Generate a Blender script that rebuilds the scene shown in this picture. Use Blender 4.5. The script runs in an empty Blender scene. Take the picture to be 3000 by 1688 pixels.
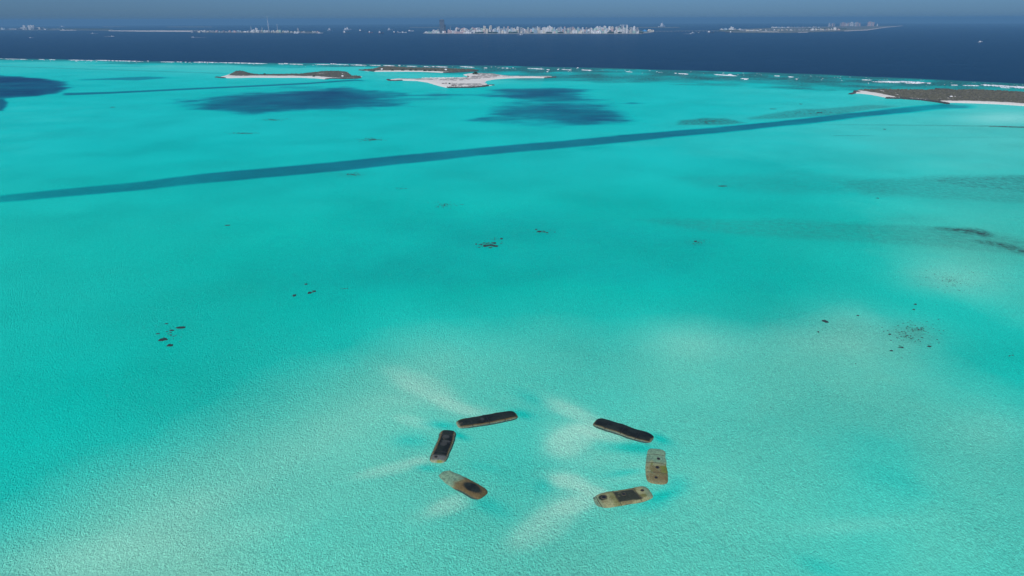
import bpy, math, random
import numpy as np
from mathutils import Matrix, Vector

rnd = random.Random(7)
scene = bpy.context.scene
COL = scene.collection

# ------------------------------------------------------------------ camera
CAM_H = 120.0                       # drone height above the lagoon
F_PX, CX, CY = 2000.0, 1500.0, 844.0
EARTH = 6371000.0
PITCH = math.radians(21.17 + 0.35)
ROLL = -0.0030
cp, sp, cr, sr = math.cos(PITCH), math.sin(PITCH), math.cos(ROLL), math.sin(ROLL)
FWD = np.array([0.0, cp, -sp])
R0, U0 = np.array([1.0, 0, 0]), np.array([0.0, sp, cp])
RGT = cr * R0 + sr * U0
UPV = -sr * R0 + cr * U0
cam_d = bpy.data.cameras.new('camera')
cam_d.sensor_width = 36.0
cam_d.lens = 36.0 * F_PX / 3000.0
cam_d.clip_start, cam_d.clip_end = 1.0, 200000.0
cam = bpy.data.objects.new('camera', cam_d)
COL.objects.link(cam)
cam.matrix_world = Matrix(((RGT[0], UPV[0], -FWD[0], 0), (RGT[1], UPV[1], -FWD[1], 0),
                           (RGT[2], UPV[2], -FWD[2], CAM_H), (0, 0, 0, 1)))
scene.camera = cam

# ------------------------------------------------------------------ sky, sun, exposure
SUN_EL, SUN_AZ = 45.0, 202.0        # azimuth clockwise from +Y: behind the camera, to its left
world = bpy.data.worlds.new('World')
scene.world = world
world.use_nodes = True
wn, wl = world.node_tree.nodes, world.node_tree.links
wn.clear()
w_out = wn.new('ShaderNodeOutputWorld')
w_bg = wn.new('ShaderNodeBackground')
w_sky = wn.new('ShaderNodeTexSky')
w_sky.sky_type = 'NISHITA'
w_sky.sun_disc = False
w_sky.sun_elevation = math.radians(SUN_EL)
w_sky.sun_rotation = math.radians(SUN_AZ)
w_sky.altitude = 100
w_sky.air_density = 1.0
w_sky.dust_density = 0.6
w_sky.ozone_density = 4.0
SKY_TINT = (0.28, 0.53, 1.0)
w_mul = wn.new('ShaderNodeMix'); w_mul.data_type = 'RGBA'; w_mul.blend_type = 'MULTIPLY'
w_mul.inputs[0].default_value = 1.0
w_mul.inputs[7].default_value = (*SKY_TINT, 1)
wl.new(w_sky.outputs[0], w_mul.inputs[6])
wl.new(w_mul.outputs[2], w_bg.inputs[0])
w_bg.inputs[1].default_value = 0.076
wl.new(w_bg.outputs[0], w_out.inputs[0])

sun_d = bpy.data.lights.new('sun', 'SUN')
sun_d.energy = 4.05
sun_d.angle = math.radians(0.53)
sun_d.color = (1.0, 0.97, 0.93)
sun = bpy.data.objects.new('sun', sun_d)
COL.objects.link(sun)
sun.location = (0, 0, 300)
az, el = math.radians(SUN_AZ), math.radians(SUN_EL)
to_sun = Vector((math.sin(az) * math.cos(el), math.cos(az) * math.cos(el), math.sin(el)))
sun.rotation_euler = to_sun.to_track_quat('Z', 'Y').to_euler()

scene.view_settings.view_transform = 'Standard'
scene.view_settings.look = 'None'
scene.view_settings.gamma = 1.0
scene.view_settings.exposure = 0.0
scene.view_settings.use_curve_mapping = False
scene.render.engine = 'CYCLES'
scene.cycles.max_bounces = 5
scene.cycles.diffuse_bounces = 2
scene.cycles.glossy_bounces = 2
scene.cycles.volume_bounces = 0
scene.cycles.transparent_max_bounces = 6
scene.cycles.use_denoising = True

# ------------------------------------------------------------------ geometry of view and sea
def sag(x, y):
    return -(np.asarray(x, float) ** 2 + np.asarray(y, float) ** 2) / (2 * EARTH)

def ground(px, py, z=0.0):
    """point of the photograph -> point on the (curved) sea surface, z metres above it"""
    d = FWD + (px - CX) / F_PX * RGT + (CY - py) / F_PX * UPV
    k = (d[0] ** 2 + d[1] ** 2) / (2 * EARTH)
    disc = max(d[2] ** 2 - 4 * k * CAM_H, 0.0)
    t = (-d[2] - math.sqrt(disc)) / (2 * k)
    return np.array([d[0] * t, d[1] * t, CAM_H + d[2] * t + z])

def project(P):
    P = np.asarray(P, float)
    q = P - np.array([0, 0, CAM_H])
    zc = q @ FWD
    return CX + F_PX * (q @ RGT) / zc, CY - F_PX * (q @ UPV) / zc

# ------------------------------------------------------------------ numpy noise and masks
def _hash(ix, iy, seed):
    h = (ix.astype(np.int64) * 374761393 + iy.astype(np.int64) * 668265263 + seed * 974711) & 0xffffffff
    h = ((h ^ (h >> 13)) * 1274126177) & 0xffffffff
    return ((h ^ (h >> 16)) & 0xffff) / 65535.0

def vnoise(x, y, seed=0):
    ix, iy = np.floor(x), np.floor(y)
    fx, fy = x - ix, y - iy
    fx, fy = fx * fx * (3 - 2 * fx), fy * fy * (3 - 2 * fy)
    a, b = _hash(ix, iy, seed), _hash(ix + 1, iy, seed)
    c, d = _hash(ix, iy + 1, seed), _hash(ix + 1, iy + 1, seed)
    return a + (b - a) * fx + (c - a) * fy + (a - b - c + d) * fx * fy

def fbm(x, y, seed=0, octaves=4):
    s, amp, tot = 0, 1.0, 0
    for o in range(octaves):
        s = s + amp * vnoise(x * 2 ** o + 17.3 * o, y * 2 ** o - 9.1 * o, seed + o)
        tot += amp
        amp *= 0.55
    return s / tot - 0.5

def sdist(x, y, poly):
    """signed distance to a polygon, positive inside"""
    P = np.asarray(poly, float)
    d2 = np.full(x.shape, 1e18)
    ins = np.zeros(x.shape, bool)
    n = len(P)
    for i in range(n):
        x0, y0 = P[i]; x1, y1 = P[(i + 1) % n]
        ex, ey = x1 - x0, y1 - y0
        t = np.clip(((x - x0) * ex + (y - y0) * ey) / (ex * ex + ey * ey + 1e-12), 0, 1)
        d2 = np.minimum(d2, (x - x0 - t * ex) ** 2 + (y - y0 - t * ey) ** 2)
        c = (y0 > y) != (y1 > y)
        with np.errstate(divide='ignore', invalid='ignore'):
            ins ^= c & (x < (x1 - x0) * (y - y0) / (y1 - y0 + 1e-12) + x0)
    return np.where(ins, np.sqrt(d2), -np.sqrt(d2))

def sstep(a, b, x):
    t = np.clip((x - a) / (b - a), 0, 1)
    return t * t * (3 - 2 * t)

# ------------------------------------------------------------------ colours
def lin(r, g, b, k=1.0):
    f = lambda c: (c / 255 / 12.92 if c / 255 <= 0.04045 else ((c / 255 + 0.055) / 1.055) ** 2.4)
    return (f(r) * k, f(g) * k, f(b) * k, 1.0)

# ------------------------------------------------------------------ object helpers
def mesh_obj(name, verts, faces, mats=None, parent=None, smooth=False, mat_idx=None, attrs=None, loc=None):
    me = bpy.data.meshes.new(name)
    if isinstance(verts, np.ndarray) and isinstance(faces, np.ndarray):
        me.vertices.add(len(verts)); me.vertices.foreach_set('co', verts.astype(np.float32).ravel())
        k = faces.shape[1]
        me.loops.add(faces.size); me.loops.foreach_set('vertex_index', faces.astype(np.int32).ravel())
        me.polygons.add(len(faces))
        me.polygons.foreach_set('loop_start', np.arange(0, faces.size, k, dtype=np.int32))
        me.polygons.foreach_set('loop_total', np.full(len(faces), k, dtype=np.int32))
        me.update(calc_edges=True)
    else:
        me.from_pydata([tuple(v) for v in verts], [], [tuple(f) for f in faces])
    for m in (mats if isinstance(mats, (list, tuple)) else [mats]):
        if m: me.materials.append(m)
    if mat_idx is not None: me.polygons.foreach_set('material_index', np.asarray(mat_idx, np.int32))
    if smooth: me.polygons.foreach_set('use_smooth', np.ones(len(me.polygons), bool))
    for an, arr in (attrs or {}).items():
        if arr.ndim == 2:
            a = me.attributes.new(an, 'FLOAT_COLOR', 'POINT'); a.data.foreach_set('color', arr.astype(np.float32).ravel())
        else:
            a = me.attributes.new(an, 'FLOAT', 'POINT'); a.data.foreach_set('value', arr.astype(np.float32).ravel())
    me.update()
    o = bpy.data.objects.new(name, me)
    COL.objects.link(o)
    if parent: o.parent = parent
    if loc is not None: o.location = loc
    return o

def tag(o, label=None, cat=None, group=None, kind=None):
    if label: o['label'] = label
    if cat: o['category'] = cat
    if group: o['group'] = group
    if kind: o['kind'] = kind
    return o

def empty(name, loc, rz=0.0):
    o = bpy.data.objects.new(name, None)
    o.empty_display_size = 1.0
    COL.objects.link(o)
    o.location = loc
    o.rotation_euler = (0, 0, rz)
    return o

class MB:
    """collects boxes and prisms into one mesh"""
    def __init__(s): s.v, s.f, s.m = [], [], []
    def box(s, x0, x1, y0, y1, z0, z1, m=0):
        b = len(s.v)
        s.v += [(x0, y0, z0), (x1, y0, z0), (x1, y1, z0), (x0, y1, z0), (x0, y0, z1), (x1, y0, z1), (x1, y1, z1), (x0, y1, z1)]
        s.f += [tuple(b + i for i in q) for q in ((0, 3, 2, 1), (4, 5, 6, 7), (0, 1, 5, 4), (1, 2, 6, 5), (2, 3, 7, 6), (3, 0, 4, 7))]
        s.m += [m] * 6
        return s
    def loft(s, rings, m=0, cap=True):
        b = len(s.v); n = len(rings[0])
        for r in rings: s.v += [tuple(p) for p in r]
        for i in range(len(rings) - 1):
            for j in range(n):
                a, c = b + i * n + j, b + i * n + (j + 1) % n
                s.f.append((a, c, c + n, a + n)); s.m.append(m)
        if cap:
            s.f.append(tuple(b + j for j in range(n))[::-1]); s.m.append(m)
            s.f.append(tuple(b + (len(rings) - 1) * n + j for j in range(n))); s.m.append(m)
        return s
    def cyl(s, x, y, z0, z1, r0, r1=None, n=8, m=0):
        r1 = r0 if r1 is None else r1
        ring = lambda z, r: [(x + r * math.cos(2 * math.pi * k / n), y + r * math.sin(2 * math.pi * k / n), z) for k in range(n)]
        return s.loft([ring(z0, r0), ring(z1, r1)], m)
    def build(s, name, mats, parent=None, loc=None):
        return mesh_obj(name, s.v, s.f, mats, parent, mat_idx=s.m, loc=loc)

def new_mat(name):
    m = bpy.data.materials.new(name); m.use_nodes = True
    n = m.node_tree.nodes; n.clear()
    return m, n, m.node_tree.links

def simple_mat(name, col, rough=0.8, nscale=0.0, namp=0.25):
    m, n, l = new_mat(name)
    o = n.new('ShaderNodeOutputMaterial'); b = n.new('ShaderNodeBsdfPrincipled')
    l.new(b.outputs[0], o.inputs[0])
    b.inputs['Roughness'].default_value = rough
    b.inputs['Base Color'].default_value = (*col[:3], 1)
    if nscale:
        g = n.new('ShaderNodeNewGeometry'); t = n.new('ShaderNodeTexNoise')
        t.inputs['Scale'].default_value = nscale; t.inputs['Detail'].default_value = 4
        l.new(g.outputs['Position'], t.inputs['Vector'])
        mr = n.new('ShaderNodeMapRange'); mr.inputs[1].default_value = 0.3; mr.inputs[2].default_value = 0.7
        mr.inputs[3].default_value = 1 - namp; mr.inputs[4].default_value = 1 + namp
        l.new(t.outputs[0], mr.inputs[0])
        mx = n.new('ShaderNodeVectorMath'); mx.operation = 'SCALE'; mx.inputs[0].default_value = col[:3]
        l.new(mr.outputs[0], mx.inputs['Scale']); l.new(mx.outputs[0], b.inputs['Base Color'])
    return m

# ==================================================================== WATER
def math_node(n, l, op, a, b=None, clamp=False):
    q = n.new('ShaderNodeMath'); q.operation = op; q.use_clamp = clamp
    for i, v in enumerate((a, b)):
        if v is None: continue
        if isinstance(v, (int, float)): q.inputs[i].default_value = v
        else: l.new(v, q.inputs[i])
    return q.outputs[0]

def noise_node(n, l, vec, scale, detail=3, rough=0.55, sx=1.0, sy=1.0, rot=0.0, dist=0.0):
    mp = n.new('ShaderNodeMapping'); mp.inputs['Scale'].default_value = (sx, sy, 1)
    mp.inputs['Rotation'].default_value = (0, 0, rot)
    l.new(vec, mp.inputs['Vector'])
    t = n.new('ShaderNodeTexNoise'); t.inputs['Scale'].default_value = scale
    t.inputs['Detail'].default_value = detail; t.inputs['Roughness'].default_value = rough
    t.inputs['Distortion'].default_value = dist
    l.new(mp.outputs[0], t.inputs['Vector'])
    return t.outputs[0]

def mix_col(n, l, fac, a, b):
    q = n.new('ShaderNodeMix'); q.data_type = 'RGBA'
    for i, v in ((0, fac), (6, a), (7, b)):
        if isinstance(v, (tuple, list)): q.inputs[i].default_value = tuple(v) if i else v
        elif isinstance(v, (int, float)): q.inputs[i].default_value = v
        else: l.new(v, q.inputs[i])
    return q.outputs[2]

KW = 1.0
DEPTH_RAMP = [  # depth scalar (0..1.6) -> colour of the water column over white sand
    (0.00, lin(142, 214, 182)), (0.20, lin(112, 218, 187)), (0.38, lin(74, 216, 189)), (0.52, lin(26, 209, 184)),
    (0.66, lin(0, 205, 180)), (0.78, lin(0, 182, 168)), (0.92, lin(0, 138, 138)), (1.08, lin(14, 106, 119)),
    (1.25, lin(18, 74, 100)), (1.42, lin(20, 61, 88)), (1.60, lin(18, 55, 83))]
REEF_COL = lin(58, 84, 78)
SILT_COL = lin(184, 240, 208)

def water_colour(n, l, pos):
    at = n.new('ShaderNodeAttribute'); at.attribute_name = 'field'
    sep = n.new('ShaderNodeSeparateColor'); l.new(at.outputs['Color'], sep.inputs[0])
    big = noise_node(n, l, pos, 0.018, 4, 0.6, dist=0.4)
    mid = noise_node(n, l, pos, 0.11, 3, 0.6)
    d = math_node(n, l, 'ADD', sep.outputs[0], math_node(n, l, 'MULTIPLY', math_node(n, l, 'SUBTRACT', big, 0.5), 0.10))
    d = math_node(n, l, 'ADD', d, math_node(n, l, 'MULTIPLY', math_node(n, l, 'SUBTRACT', mid, 0.5), 0.07))
    d = math_node(n, l, 'DIVIDE', d, 1.6)
    rp = n.new('ShaderNodeValToRGB'); l.new(d, rp.inputs[0])
    e = rp.color_ramp.elements
    while len(e) < len(DEPTH_RAMP): e.new(0.5)
    for k, (p, c) in enumerate(DEPTH_RAMP):
        e[k].position = p / 1.6; e[k].color = (c[0] * KW, c[1] * KW, c[2] * KW, 1)
    fine = noise_node(n, l, pos, 0.22, 5, 0.72, rot=0.3)
    mr = n.new('ShaderNodeMapRange'); mr.inputs[1].default_value = 0.36; mr.inputs[2].default_value = 0.66
    mr.inputs[3].default_value = 0.35; mr.inputs[4].default_value = 1.35
    l.new(fine, mr.inputs[0])
    reef = math_node(n, l, 'MULTIPLY', sep.outputs[1], mr.outputs[0], clamp=True)
    c = mix_col(n, l, reef, rp.outputs[0], REEF_COL)
    silt = math_node(n, l, 'MULTIPLY', sep.outputs[2], 1.0, clamp=True)
    c = mix_col(n, l, silt, c, SILT_COL)
    # less red, bluer water colour towards the far rows
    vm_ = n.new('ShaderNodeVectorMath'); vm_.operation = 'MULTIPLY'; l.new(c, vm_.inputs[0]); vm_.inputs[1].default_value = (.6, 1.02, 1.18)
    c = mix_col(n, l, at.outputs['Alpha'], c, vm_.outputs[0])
    # ripple light painted into the water colour as fine bright and dark grain
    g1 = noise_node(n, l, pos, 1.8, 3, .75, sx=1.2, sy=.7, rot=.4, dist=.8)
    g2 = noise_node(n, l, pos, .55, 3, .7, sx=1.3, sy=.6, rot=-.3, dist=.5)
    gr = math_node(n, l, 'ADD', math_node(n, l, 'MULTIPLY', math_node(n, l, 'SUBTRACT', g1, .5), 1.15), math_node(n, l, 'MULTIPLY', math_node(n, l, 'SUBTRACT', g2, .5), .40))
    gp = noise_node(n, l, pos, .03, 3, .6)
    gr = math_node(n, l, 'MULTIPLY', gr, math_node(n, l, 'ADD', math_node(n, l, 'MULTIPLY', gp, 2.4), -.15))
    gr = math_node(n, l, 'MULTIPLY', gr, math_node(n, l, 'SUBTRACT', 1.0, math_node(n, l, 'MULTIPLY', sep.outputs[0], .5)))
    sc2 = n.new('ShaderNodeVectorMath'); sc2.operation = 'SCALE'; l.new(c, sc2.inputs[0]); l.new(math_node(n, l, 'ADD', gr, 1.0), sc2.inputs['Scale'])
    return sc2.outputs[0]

wat, n, l = new_mat('sea_water')
out = n.new('ShaderNodeOutputMaterial')
geo = n.new('ShaderNodeNewGeometry')
pos = geo.outputs['Position']
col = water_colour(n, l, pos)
# ripples: crossing small waves plus longer swell
r1 = noise_node(n, l, pos, 1.5, 3, 0.62, sx=1.15, sy=0.75, rot=0.5, dist=0.5)
r2 = noise_node(n, l, pos, 0.6, 3, 0.6, sx=1.2, sy=0.75, rot=-0.45, dist=0.4)
r3 = noise_node(n, l, pos, 0.24, 3, 0.6, sx=1.1, sy=0.8, rot=0.2)
gust = noise_node(n, l, pos, 0.012, 3, 0.5)
vor = n.new('ShaderNodeTexVoronoi'); vor.feature = 'DISTANCE_TO_EDGE'
vmap = n.new('ShaderNodeVectorMath'); vmap.operation = 'ADD'
nz = n.new('ShaderNodeTexNoise'); nz.inputs['Scale'].default_value = 0.7; nz.inputs['Detail'].default_value = 2
l.new(pos, nz.inputs['Vector'])
sc_ = n.new('ShaderNodeVectorMath'); sc_.operation = 'SCALE'; sc_.inputs['Scale'].default_value = 1.6
l.new(nz.outputs['Color'], sc_.inputs[0]); l.new(pos, vmap.inputs[0]); l.new(sc_.outputs[0], vmap.inputs[1])
l.new(vmap.outputs[0], vor.inputs['Vector']); vor.inputs['Scale'].default_value = 1.3
crest = math_node(n, l, 'POWER', math_node(n, l, 'SUBTRACT', 1.0, math_node(n, l, 'MULTIPLY', vor.outputs['Distance'], 2.2, clamp=True)), 5.0)
r0 = noise_node(n, l, pos, 3.2, 2, 0.6, sx=1.15, sy=0.8, rot=0.9, dist=0.6)
h = math_node(n, l, 'MULTIPLY', r1, 1.2)
h = math_node(n, l, 'ADD', h, math_node(n, l, 'MULTIPLY', r0, 0.52))
h = math_node(n, l, 'ADD', h, math_node(n, l, 'MULTIPLY', r2, 0.5))
h = math_node(n, l, 'ADD', h, math_node(n, l, 'MULTIPLY', r3, 0.5))
h = math_node(n, l, 'ADD', h, math_node(n, l, 'MULTIPLY', crest, 0.20))
bump = n.new('ShaderNodeBump'); bump.inputs['Distance'].default_value = 1.0
bs = n.new('ShaderNodeMapRange'); bs.inputs[1].default_value = 0.3; bs.inputs[2].default_value = 0.7
bs.inputs[3].default_value = 0.5; bs.inputs[4].default_value = 0.85
l.new(gust, bs.inputs[0]); l.new(bs.outputs[0], bump.inputs['Strength'])
l.new(h, bump.inputs['Height'])
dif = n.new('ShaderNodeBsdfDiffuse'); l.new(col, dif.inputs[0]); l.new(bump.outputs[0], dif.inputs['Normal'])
gls = n.new('ShaderNodeBsdfGlossy'); gls.inputs['Roughness'].default_value = 0.12; l.new(bump.outputs[0], gls.inputs['Normal'])
fr = n.new('ShaderNodeFresnel'); fr.inputs['IOR'].default_value = 1.33; l.new(bump.outputs[0], fr.inputs['Normal'])
fac = math_node(n, l, 'MINIMUM', math_node(n, l, 'MULTIPLY', fr.outputs[0], 0.42), 0.2)
mx1 = n.new('ShaderNodeMixShader'); l.new(fac, mx1.inputs[0]); l.new(dif.outputs[0], mx1.inputs[1]); l.new(gls.outputs[0], mx1.inputs[2])
l.new(mx1.outputs[0], out.inputs[0])

# --- depth control points read off the photograph: (x, y, depth)
CTRL = [(0,186,.34),(300,194,.32),(600,203,.30),(800,205,.34),(200,213,.50),(500,230,.55),(800,240,.58),(400,260,.56),
 (300,300,.52),(100,320,.50),(600,335,.56),(900,350,.58),(0,450,.50),(300,450,.58),(600,420,.60),(900,420,.58),(1200,370,.58),
 (1500,385,.56),(1700,370,.53),(1900,330,.52),(2000,260,.52),(2200,270,.50),(2400,330,.42),(2500,380,.36),(2800,380,.27),
 (3000,420,.27),(2700,450,.33),(2400,430,.42),(2100,450,.50),(1800,480,.56),(0,700,.56),(300,700,.60),(600,700,.62),(900,650,.65),
 (1200,600,.67),(1500,600,.67),(1800,600,.65),(2100,600,.63),(2400,560,.54),(2700,620,.44),(3000,640,.40),(2300,750,.60),
 (2700,770,.42),(3000,800,.38),(2520,800,.58),(2590,835,.63),(2650,862,.65),(2760,905,.62),(2740,800,.36),(2840,852,.36),(2660,790,.42),(0,1000,.58),(300,1000,.60),(600,1000,.62),(900,900,.68),(1100,850,.69),(1500,850,.69),
 (1900,850,.68),(2200,870,.64),(2500,935,.30),(2230,925,.66),(2255,955,.40),(2330,905,.62),(2600,918,.60),(2570,945,.34),(2400,1000,.26),(2260,960,.34),(2700,960,.40),(2700,870,.58),(2800,960,.60),
 (2900,1020,.62),(3000,1070,.62),(2900,900,.44),(3000,950,.46),(2900,1130,.42),(1300,900,.60),(1300,960,.45),(1600,950,.42),
 (1750,945,.50),(2000,980,.30),(2000,920,.52),(1250,1010,.33),(1000,1000,.58),(1100,1050,.35),(0,1250,.62),(200,1250,.63),
 (400,1200,.61),(600,1130,.58),(700,1200,.38),(800,1080,.50),(1000,1100,.32),(0,1420,.58),(150,1450,.42),(300,1450,.30),
 (600,1350,.27),(900,1250,.24),(1150,1130,.24),(0,1650,.24),(300,1600,.14),(500,1500,.16),(700,1450,.22),(900,1560,.24),
 (1100,1600,.26),(1300,1550,.28),(1500,1100,.30),(1800,1150,.34),(2100,1100,.28),(2400,1150,.30),(2700,1200,.31),
 (3000,1250,.36),(1500,1350,.37),(2100,1300,.28),(2100,1500,.26),(2400,1450,.30),(2700,1420,.31),(3000,1500,.32),
 (2000,1680,.28),(2450,1670,.34),(2700,1600,.29),(2900,1680,.33),(1600,1600,.26),(1800,1650,.26),(2650,1400,.40)]
def tps(x, y):
    # work in a frame where far rows are as wide as near ones
    Y = lambda v: 520 * np.log((np.maximum(v, 120) - 60) / 60.0)
    X = lambda u, v: (u - 1500) / 2.2
    c = np.array(CTRL, float)
    A, B = X(c[:, 0], c[:, 1]), Y(c[:, 1]) * 1.0
    phi = lambda r2: 0.5 * r2 * np.log(r2 + 1e-6)
    N = len(c)
    K = phi((A[:, None] - A) ** 2 + (B[:, None] - B) ** 2) + np.eye(N) * 1200
    Pm = np.c_[np.ones(N), A, B]
    M = np.block([[K, Pm], [Pm.T, np.zeros((3, 3))]])
    w = np.linalg.solve(M, np.r_[c[:, 2], 0, 0, 0])
    qx, qy = X(x, y), Y(y)
    o = w[N] + w[N + 1] * qx + w[N + 2] * qy
    for i in range(N):
        o = o + w[i] * phi((qx - A[i]) ** 2 + (qy - B[i]) ** 2)
    return np.clip(o, 0.08, 0.72)

# rows and columns of the sea sheet, spread so that near and far cells look alike in size
rows_px = np.concatenate([np.arange(71.0, 90, 1.5), np.arange(90, 160, 2.5), np.arange(160, 400, 1.1), np.arange(400, 2350, 3.3)])
Yr = np.array([ground(CX, v)[1] for v in rows_px])[::-1]
Yr = np.concatenate([[4.0], Yr, [42000, 62000]])
ca = np.concatenate([np.linspace(-1.5, -0.8, 14)[:-1], np.linspace(-0.8, 0.8, 760), np.linspace(0.8, 1.5, 14)[1:]])
Yg, Ag = np.meshgrid(Yr, ca, indexing='ij')
Xg = Ag * (Yg * cp + CAM_H * sp)
Zg = sag(Xg, Yg)
NR, NC = Yg.shape
u, v = project(np.stack([Xg, Yg, Zg], -1).reshape(-1, 3))
wx, wy = Xg.ravel(), Yg.ravel()

OCEAN_EDGE = [(-3000,150),(-600,160),(0,171.5),(300,177),(600,182.5),(1000,187),(1200,190),(1500,194),(1800,201),(2200,212.5),(2400,219),(2700,232),(3000,246),(3600,275),(6000,400)]
REEF_EDGE = [(-3000,160),(-600,169),(0,180),(200,183),(400,189),(600,192),(800,195),(1000,199),(1150,205),(1300,212),(1400,222),(1500,232),(1700,238),(1900,240),(2100,252),(2300,255),(2400,259),(2500,268),(2600,272),(3000,290),(3600,320),(6000,470)]
oe = np.interp(u, *zip(*OCEAN_EDGE)); re_ = np.interp(u, *zip(*REEF_EDGE))
nA = fbm(wx / 60, wy / 60, 3, 5)          # edge raggedness
nB = fbm(wx / 140, wy / 140, 11, 4)
nS = fbm(wx / 220, wy / 90, 21, 4)
depth = tps(u, v)
reef = np.zeros_like(u); silt = np.zeros_like(u)

nP = fbm(wx / 9, wy / 9, 51, 4)
nM = fbm(wx / 150, wy / 80, 33, 6)
nM2 = fbm(wx / 60, wy / 60, 83, 5)
def soft_poly(poly, ax=5.0, soft=2.5, wob=4.0, pad=160, wob2=0.0):
    P = np.array(poly, float)
    m = (u > P[:, 0].min() - pad) & (u < P[:, 0].max() + pad) & (v > P[:, 1].min() - 25) & (v < P[:, 1].max() + 25)
    o = np.zeros_like(u)
    P2 = P.copy(); P2[:, 0] /= ax
    sd = sdist(u[m] / ax, v[m], P2)
    o[m] = sstep(-soft, soft, sd + nA[m] * wob + nM[m] * wob2)
    return o

def lerp_depth(mask, val, inner=0.0):
    global depth
    depth = depth * (1 - mask) + (val + inner * nM + inner * .6 * nM2) * mask

def line_mask(pts, wid, soft, wob=0.0):
    P = np.array(pts, float)
    yc = np.interp(u, P[:, 0], P[:, 1])
    hw = np.interp(u, P[:, 0], P[:, 2]) if P.shape[1] > 2 else wid
    inx = sstep(P[0, 0] - 12, P[0, 0] + 12, u) * (1 - sstep(P[-1, 0] - 25, P[-1, 0] + 25, u))
    return inx * (1 - sstep(-soft, soft, np.abs(v - yc + nA * wob) - hw))

def blob(cx, cy, rx, ry, ang=0.0, k=1.0):
    a = math.radians(ang)
    dx, dy = u - cx, v - cy
    p = (dx * math.cos(a) + dy * math.sin(a)) / rx; q = (-dx * math.sin(a) + dy * math.cos(a)) / ry
    return np.exp(-(p * p + q * q)) * k

# soft streaky variation of the lagoon floor
far = sstep(900, 250, v)
depth = depth + nB * 0.07 * (0.4 + far) + nS * 0.16 * sstep(700, 300, v)
# dark pool at the left and the sea-grass meadows
lerp_depth(soft_poly([(-400,215),(0,223),(60,225),(120,231),(190,241),(204,250),(190,262),(160,273),(100,281),(50,284),(0,287),(-400,300)], 6, 4.5, 8, wob2=9), 1.22, .4)
lerp_depth(soft_poly([(-200,288),(10,290),(22,300),(12,325),(-200,345)], 4, 3, 3) * .9, 1.15)
lerp_depth(soft_poly([(240,234),(330,226),(430,223.5),(520,230),(460,233),(400,237),(330,236)], 7, 3, 6, wob2=12) * .75, 1.0)
lerp_depth(soft_poly([(180,250),(300,246),(330,252),(250,256)], 7, 2, 5) * .4, .9)
lerp_depth(soft_poly([(535,304),(600,289),(660,281),(740,271),(860,267),(925,261),(985,263),(1040,272),(1110,280),(1195,293),(1175,308),(1100,317),(1010,326),(930,325),(840,332),(760,346),(690,342),(630,330),(580,318)], 6, 12, 22, wob2=32), 1.08, .42)
lerp_depth(soft_poly([(1195,282),(1240,272),(1300,268),(1345,280),(1320,289),(1250,289)], 6, 9, 16, wob2=22) * .85, 1.0, .3)
lerp_depth(soft_poly([(1100,284),(1180,278),(1260,284),(1345,290),(1280,298),(1160,304)], 6, 8, 16, wob2=22) * .7, .95, .3)
lerp_depth(soft_poly([(150,272),(300,276),(460,272),(420,286),(250,290),(150,286)], 6, 7, 12, wob2=14) * .35, .85)
lerp_depth(soft_poly([(1040,268),(1150,268),(1220,280),(1150,286),(1060,278)], 7, 3, 10, wob2=16) * .6, 0.95)
lerp_depth(soft_poly([(1465,285),(1500,265),(1560,263),(1640,267),(1705,280),(1690,293),(1600,301),(1520,300),(1470,294)], 6, 12, 18, wob2=34) * .88, 1.08, .5)
lerp_depth(soft_poly([(1415,346),(1455,330),(1465,314),(1560,307),(1640,309),(1720,318),(1765,330),(1805,352),(1740,362),(1640,361),(1590,346),(1500,346)], 6, 12, 20, wob2=34) * .9, 1.07, .5)
lerp_depth(soft_poly([(1440,262),(1660,262),(1760,300),(1880,318),(1820,350),(1620,365),(1430,350),(1420,320),(1480,300)], 6, 16, 20, wob2=40) * .42, .98, .5)
lerp_depth(soft_poly([(1790,305),(1850,299),(1905,302),(1860,309)], 7, 2, 10) * .7, .98)
lerp_depth(soft_poly([(1440,268),(1460,262),(1620,258),(1640,262),(1520,266)], 7, 2, 8) * .35, .9)
# dredged channels
CH = [(-900,650,14),(0,583,11),(400,546,13.5),(582,525,15),(1000,487,14.5),(1400,445.5,12),(1700,418,11.5),(2000,390,9.5),(2200,372,8.5),(2400,350,8.5),(2600,328,8.5),(2760,312.5,8.5),(2850,313,4)]
cm = line_mask(CH, 0, 3.4, 4.5)
lerp_depth(cm * np.interp(u, [0, 500, 1100], [.80, .9, 1.0]), np.interp(u, [0, 900, 2200, 2600, 2850], [.90, .99, .98, .90, .84]), .16)
lerp_depth(line_mask([(185,276,4),(326,272,3),(600,259,2.4),(898,245,2.3),(1040,235,2.2),(1075,237,1.2)], 0, 1.3, .5) * .85, 1.04)
lerp_depth(soft_poly([(1690,438),(1715,430),(1790,428),(1750,439),(1710,442)], 4, 2, 2) * .5, .85)
# shallower apron round the islands
for pol in ([(1400,236),(1470,230),(1540,229),(1500,240),(1440,250)],):
    lerp_depth(soft_poly(pol, 5, 4, 2) * .55, .35)
lerp_depth(soft_poly([(1130,212),(1340,214),(1365,226),(1230,229),(1150,228),(1110,220)], 5, 2, 2) * .7, .32)
lerp_depth(soft_poly([(620,196),(1000,202),(990,206),(880,214),(760,214),(640,212)], 6, 3, 3) * .6, .32)
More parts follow.
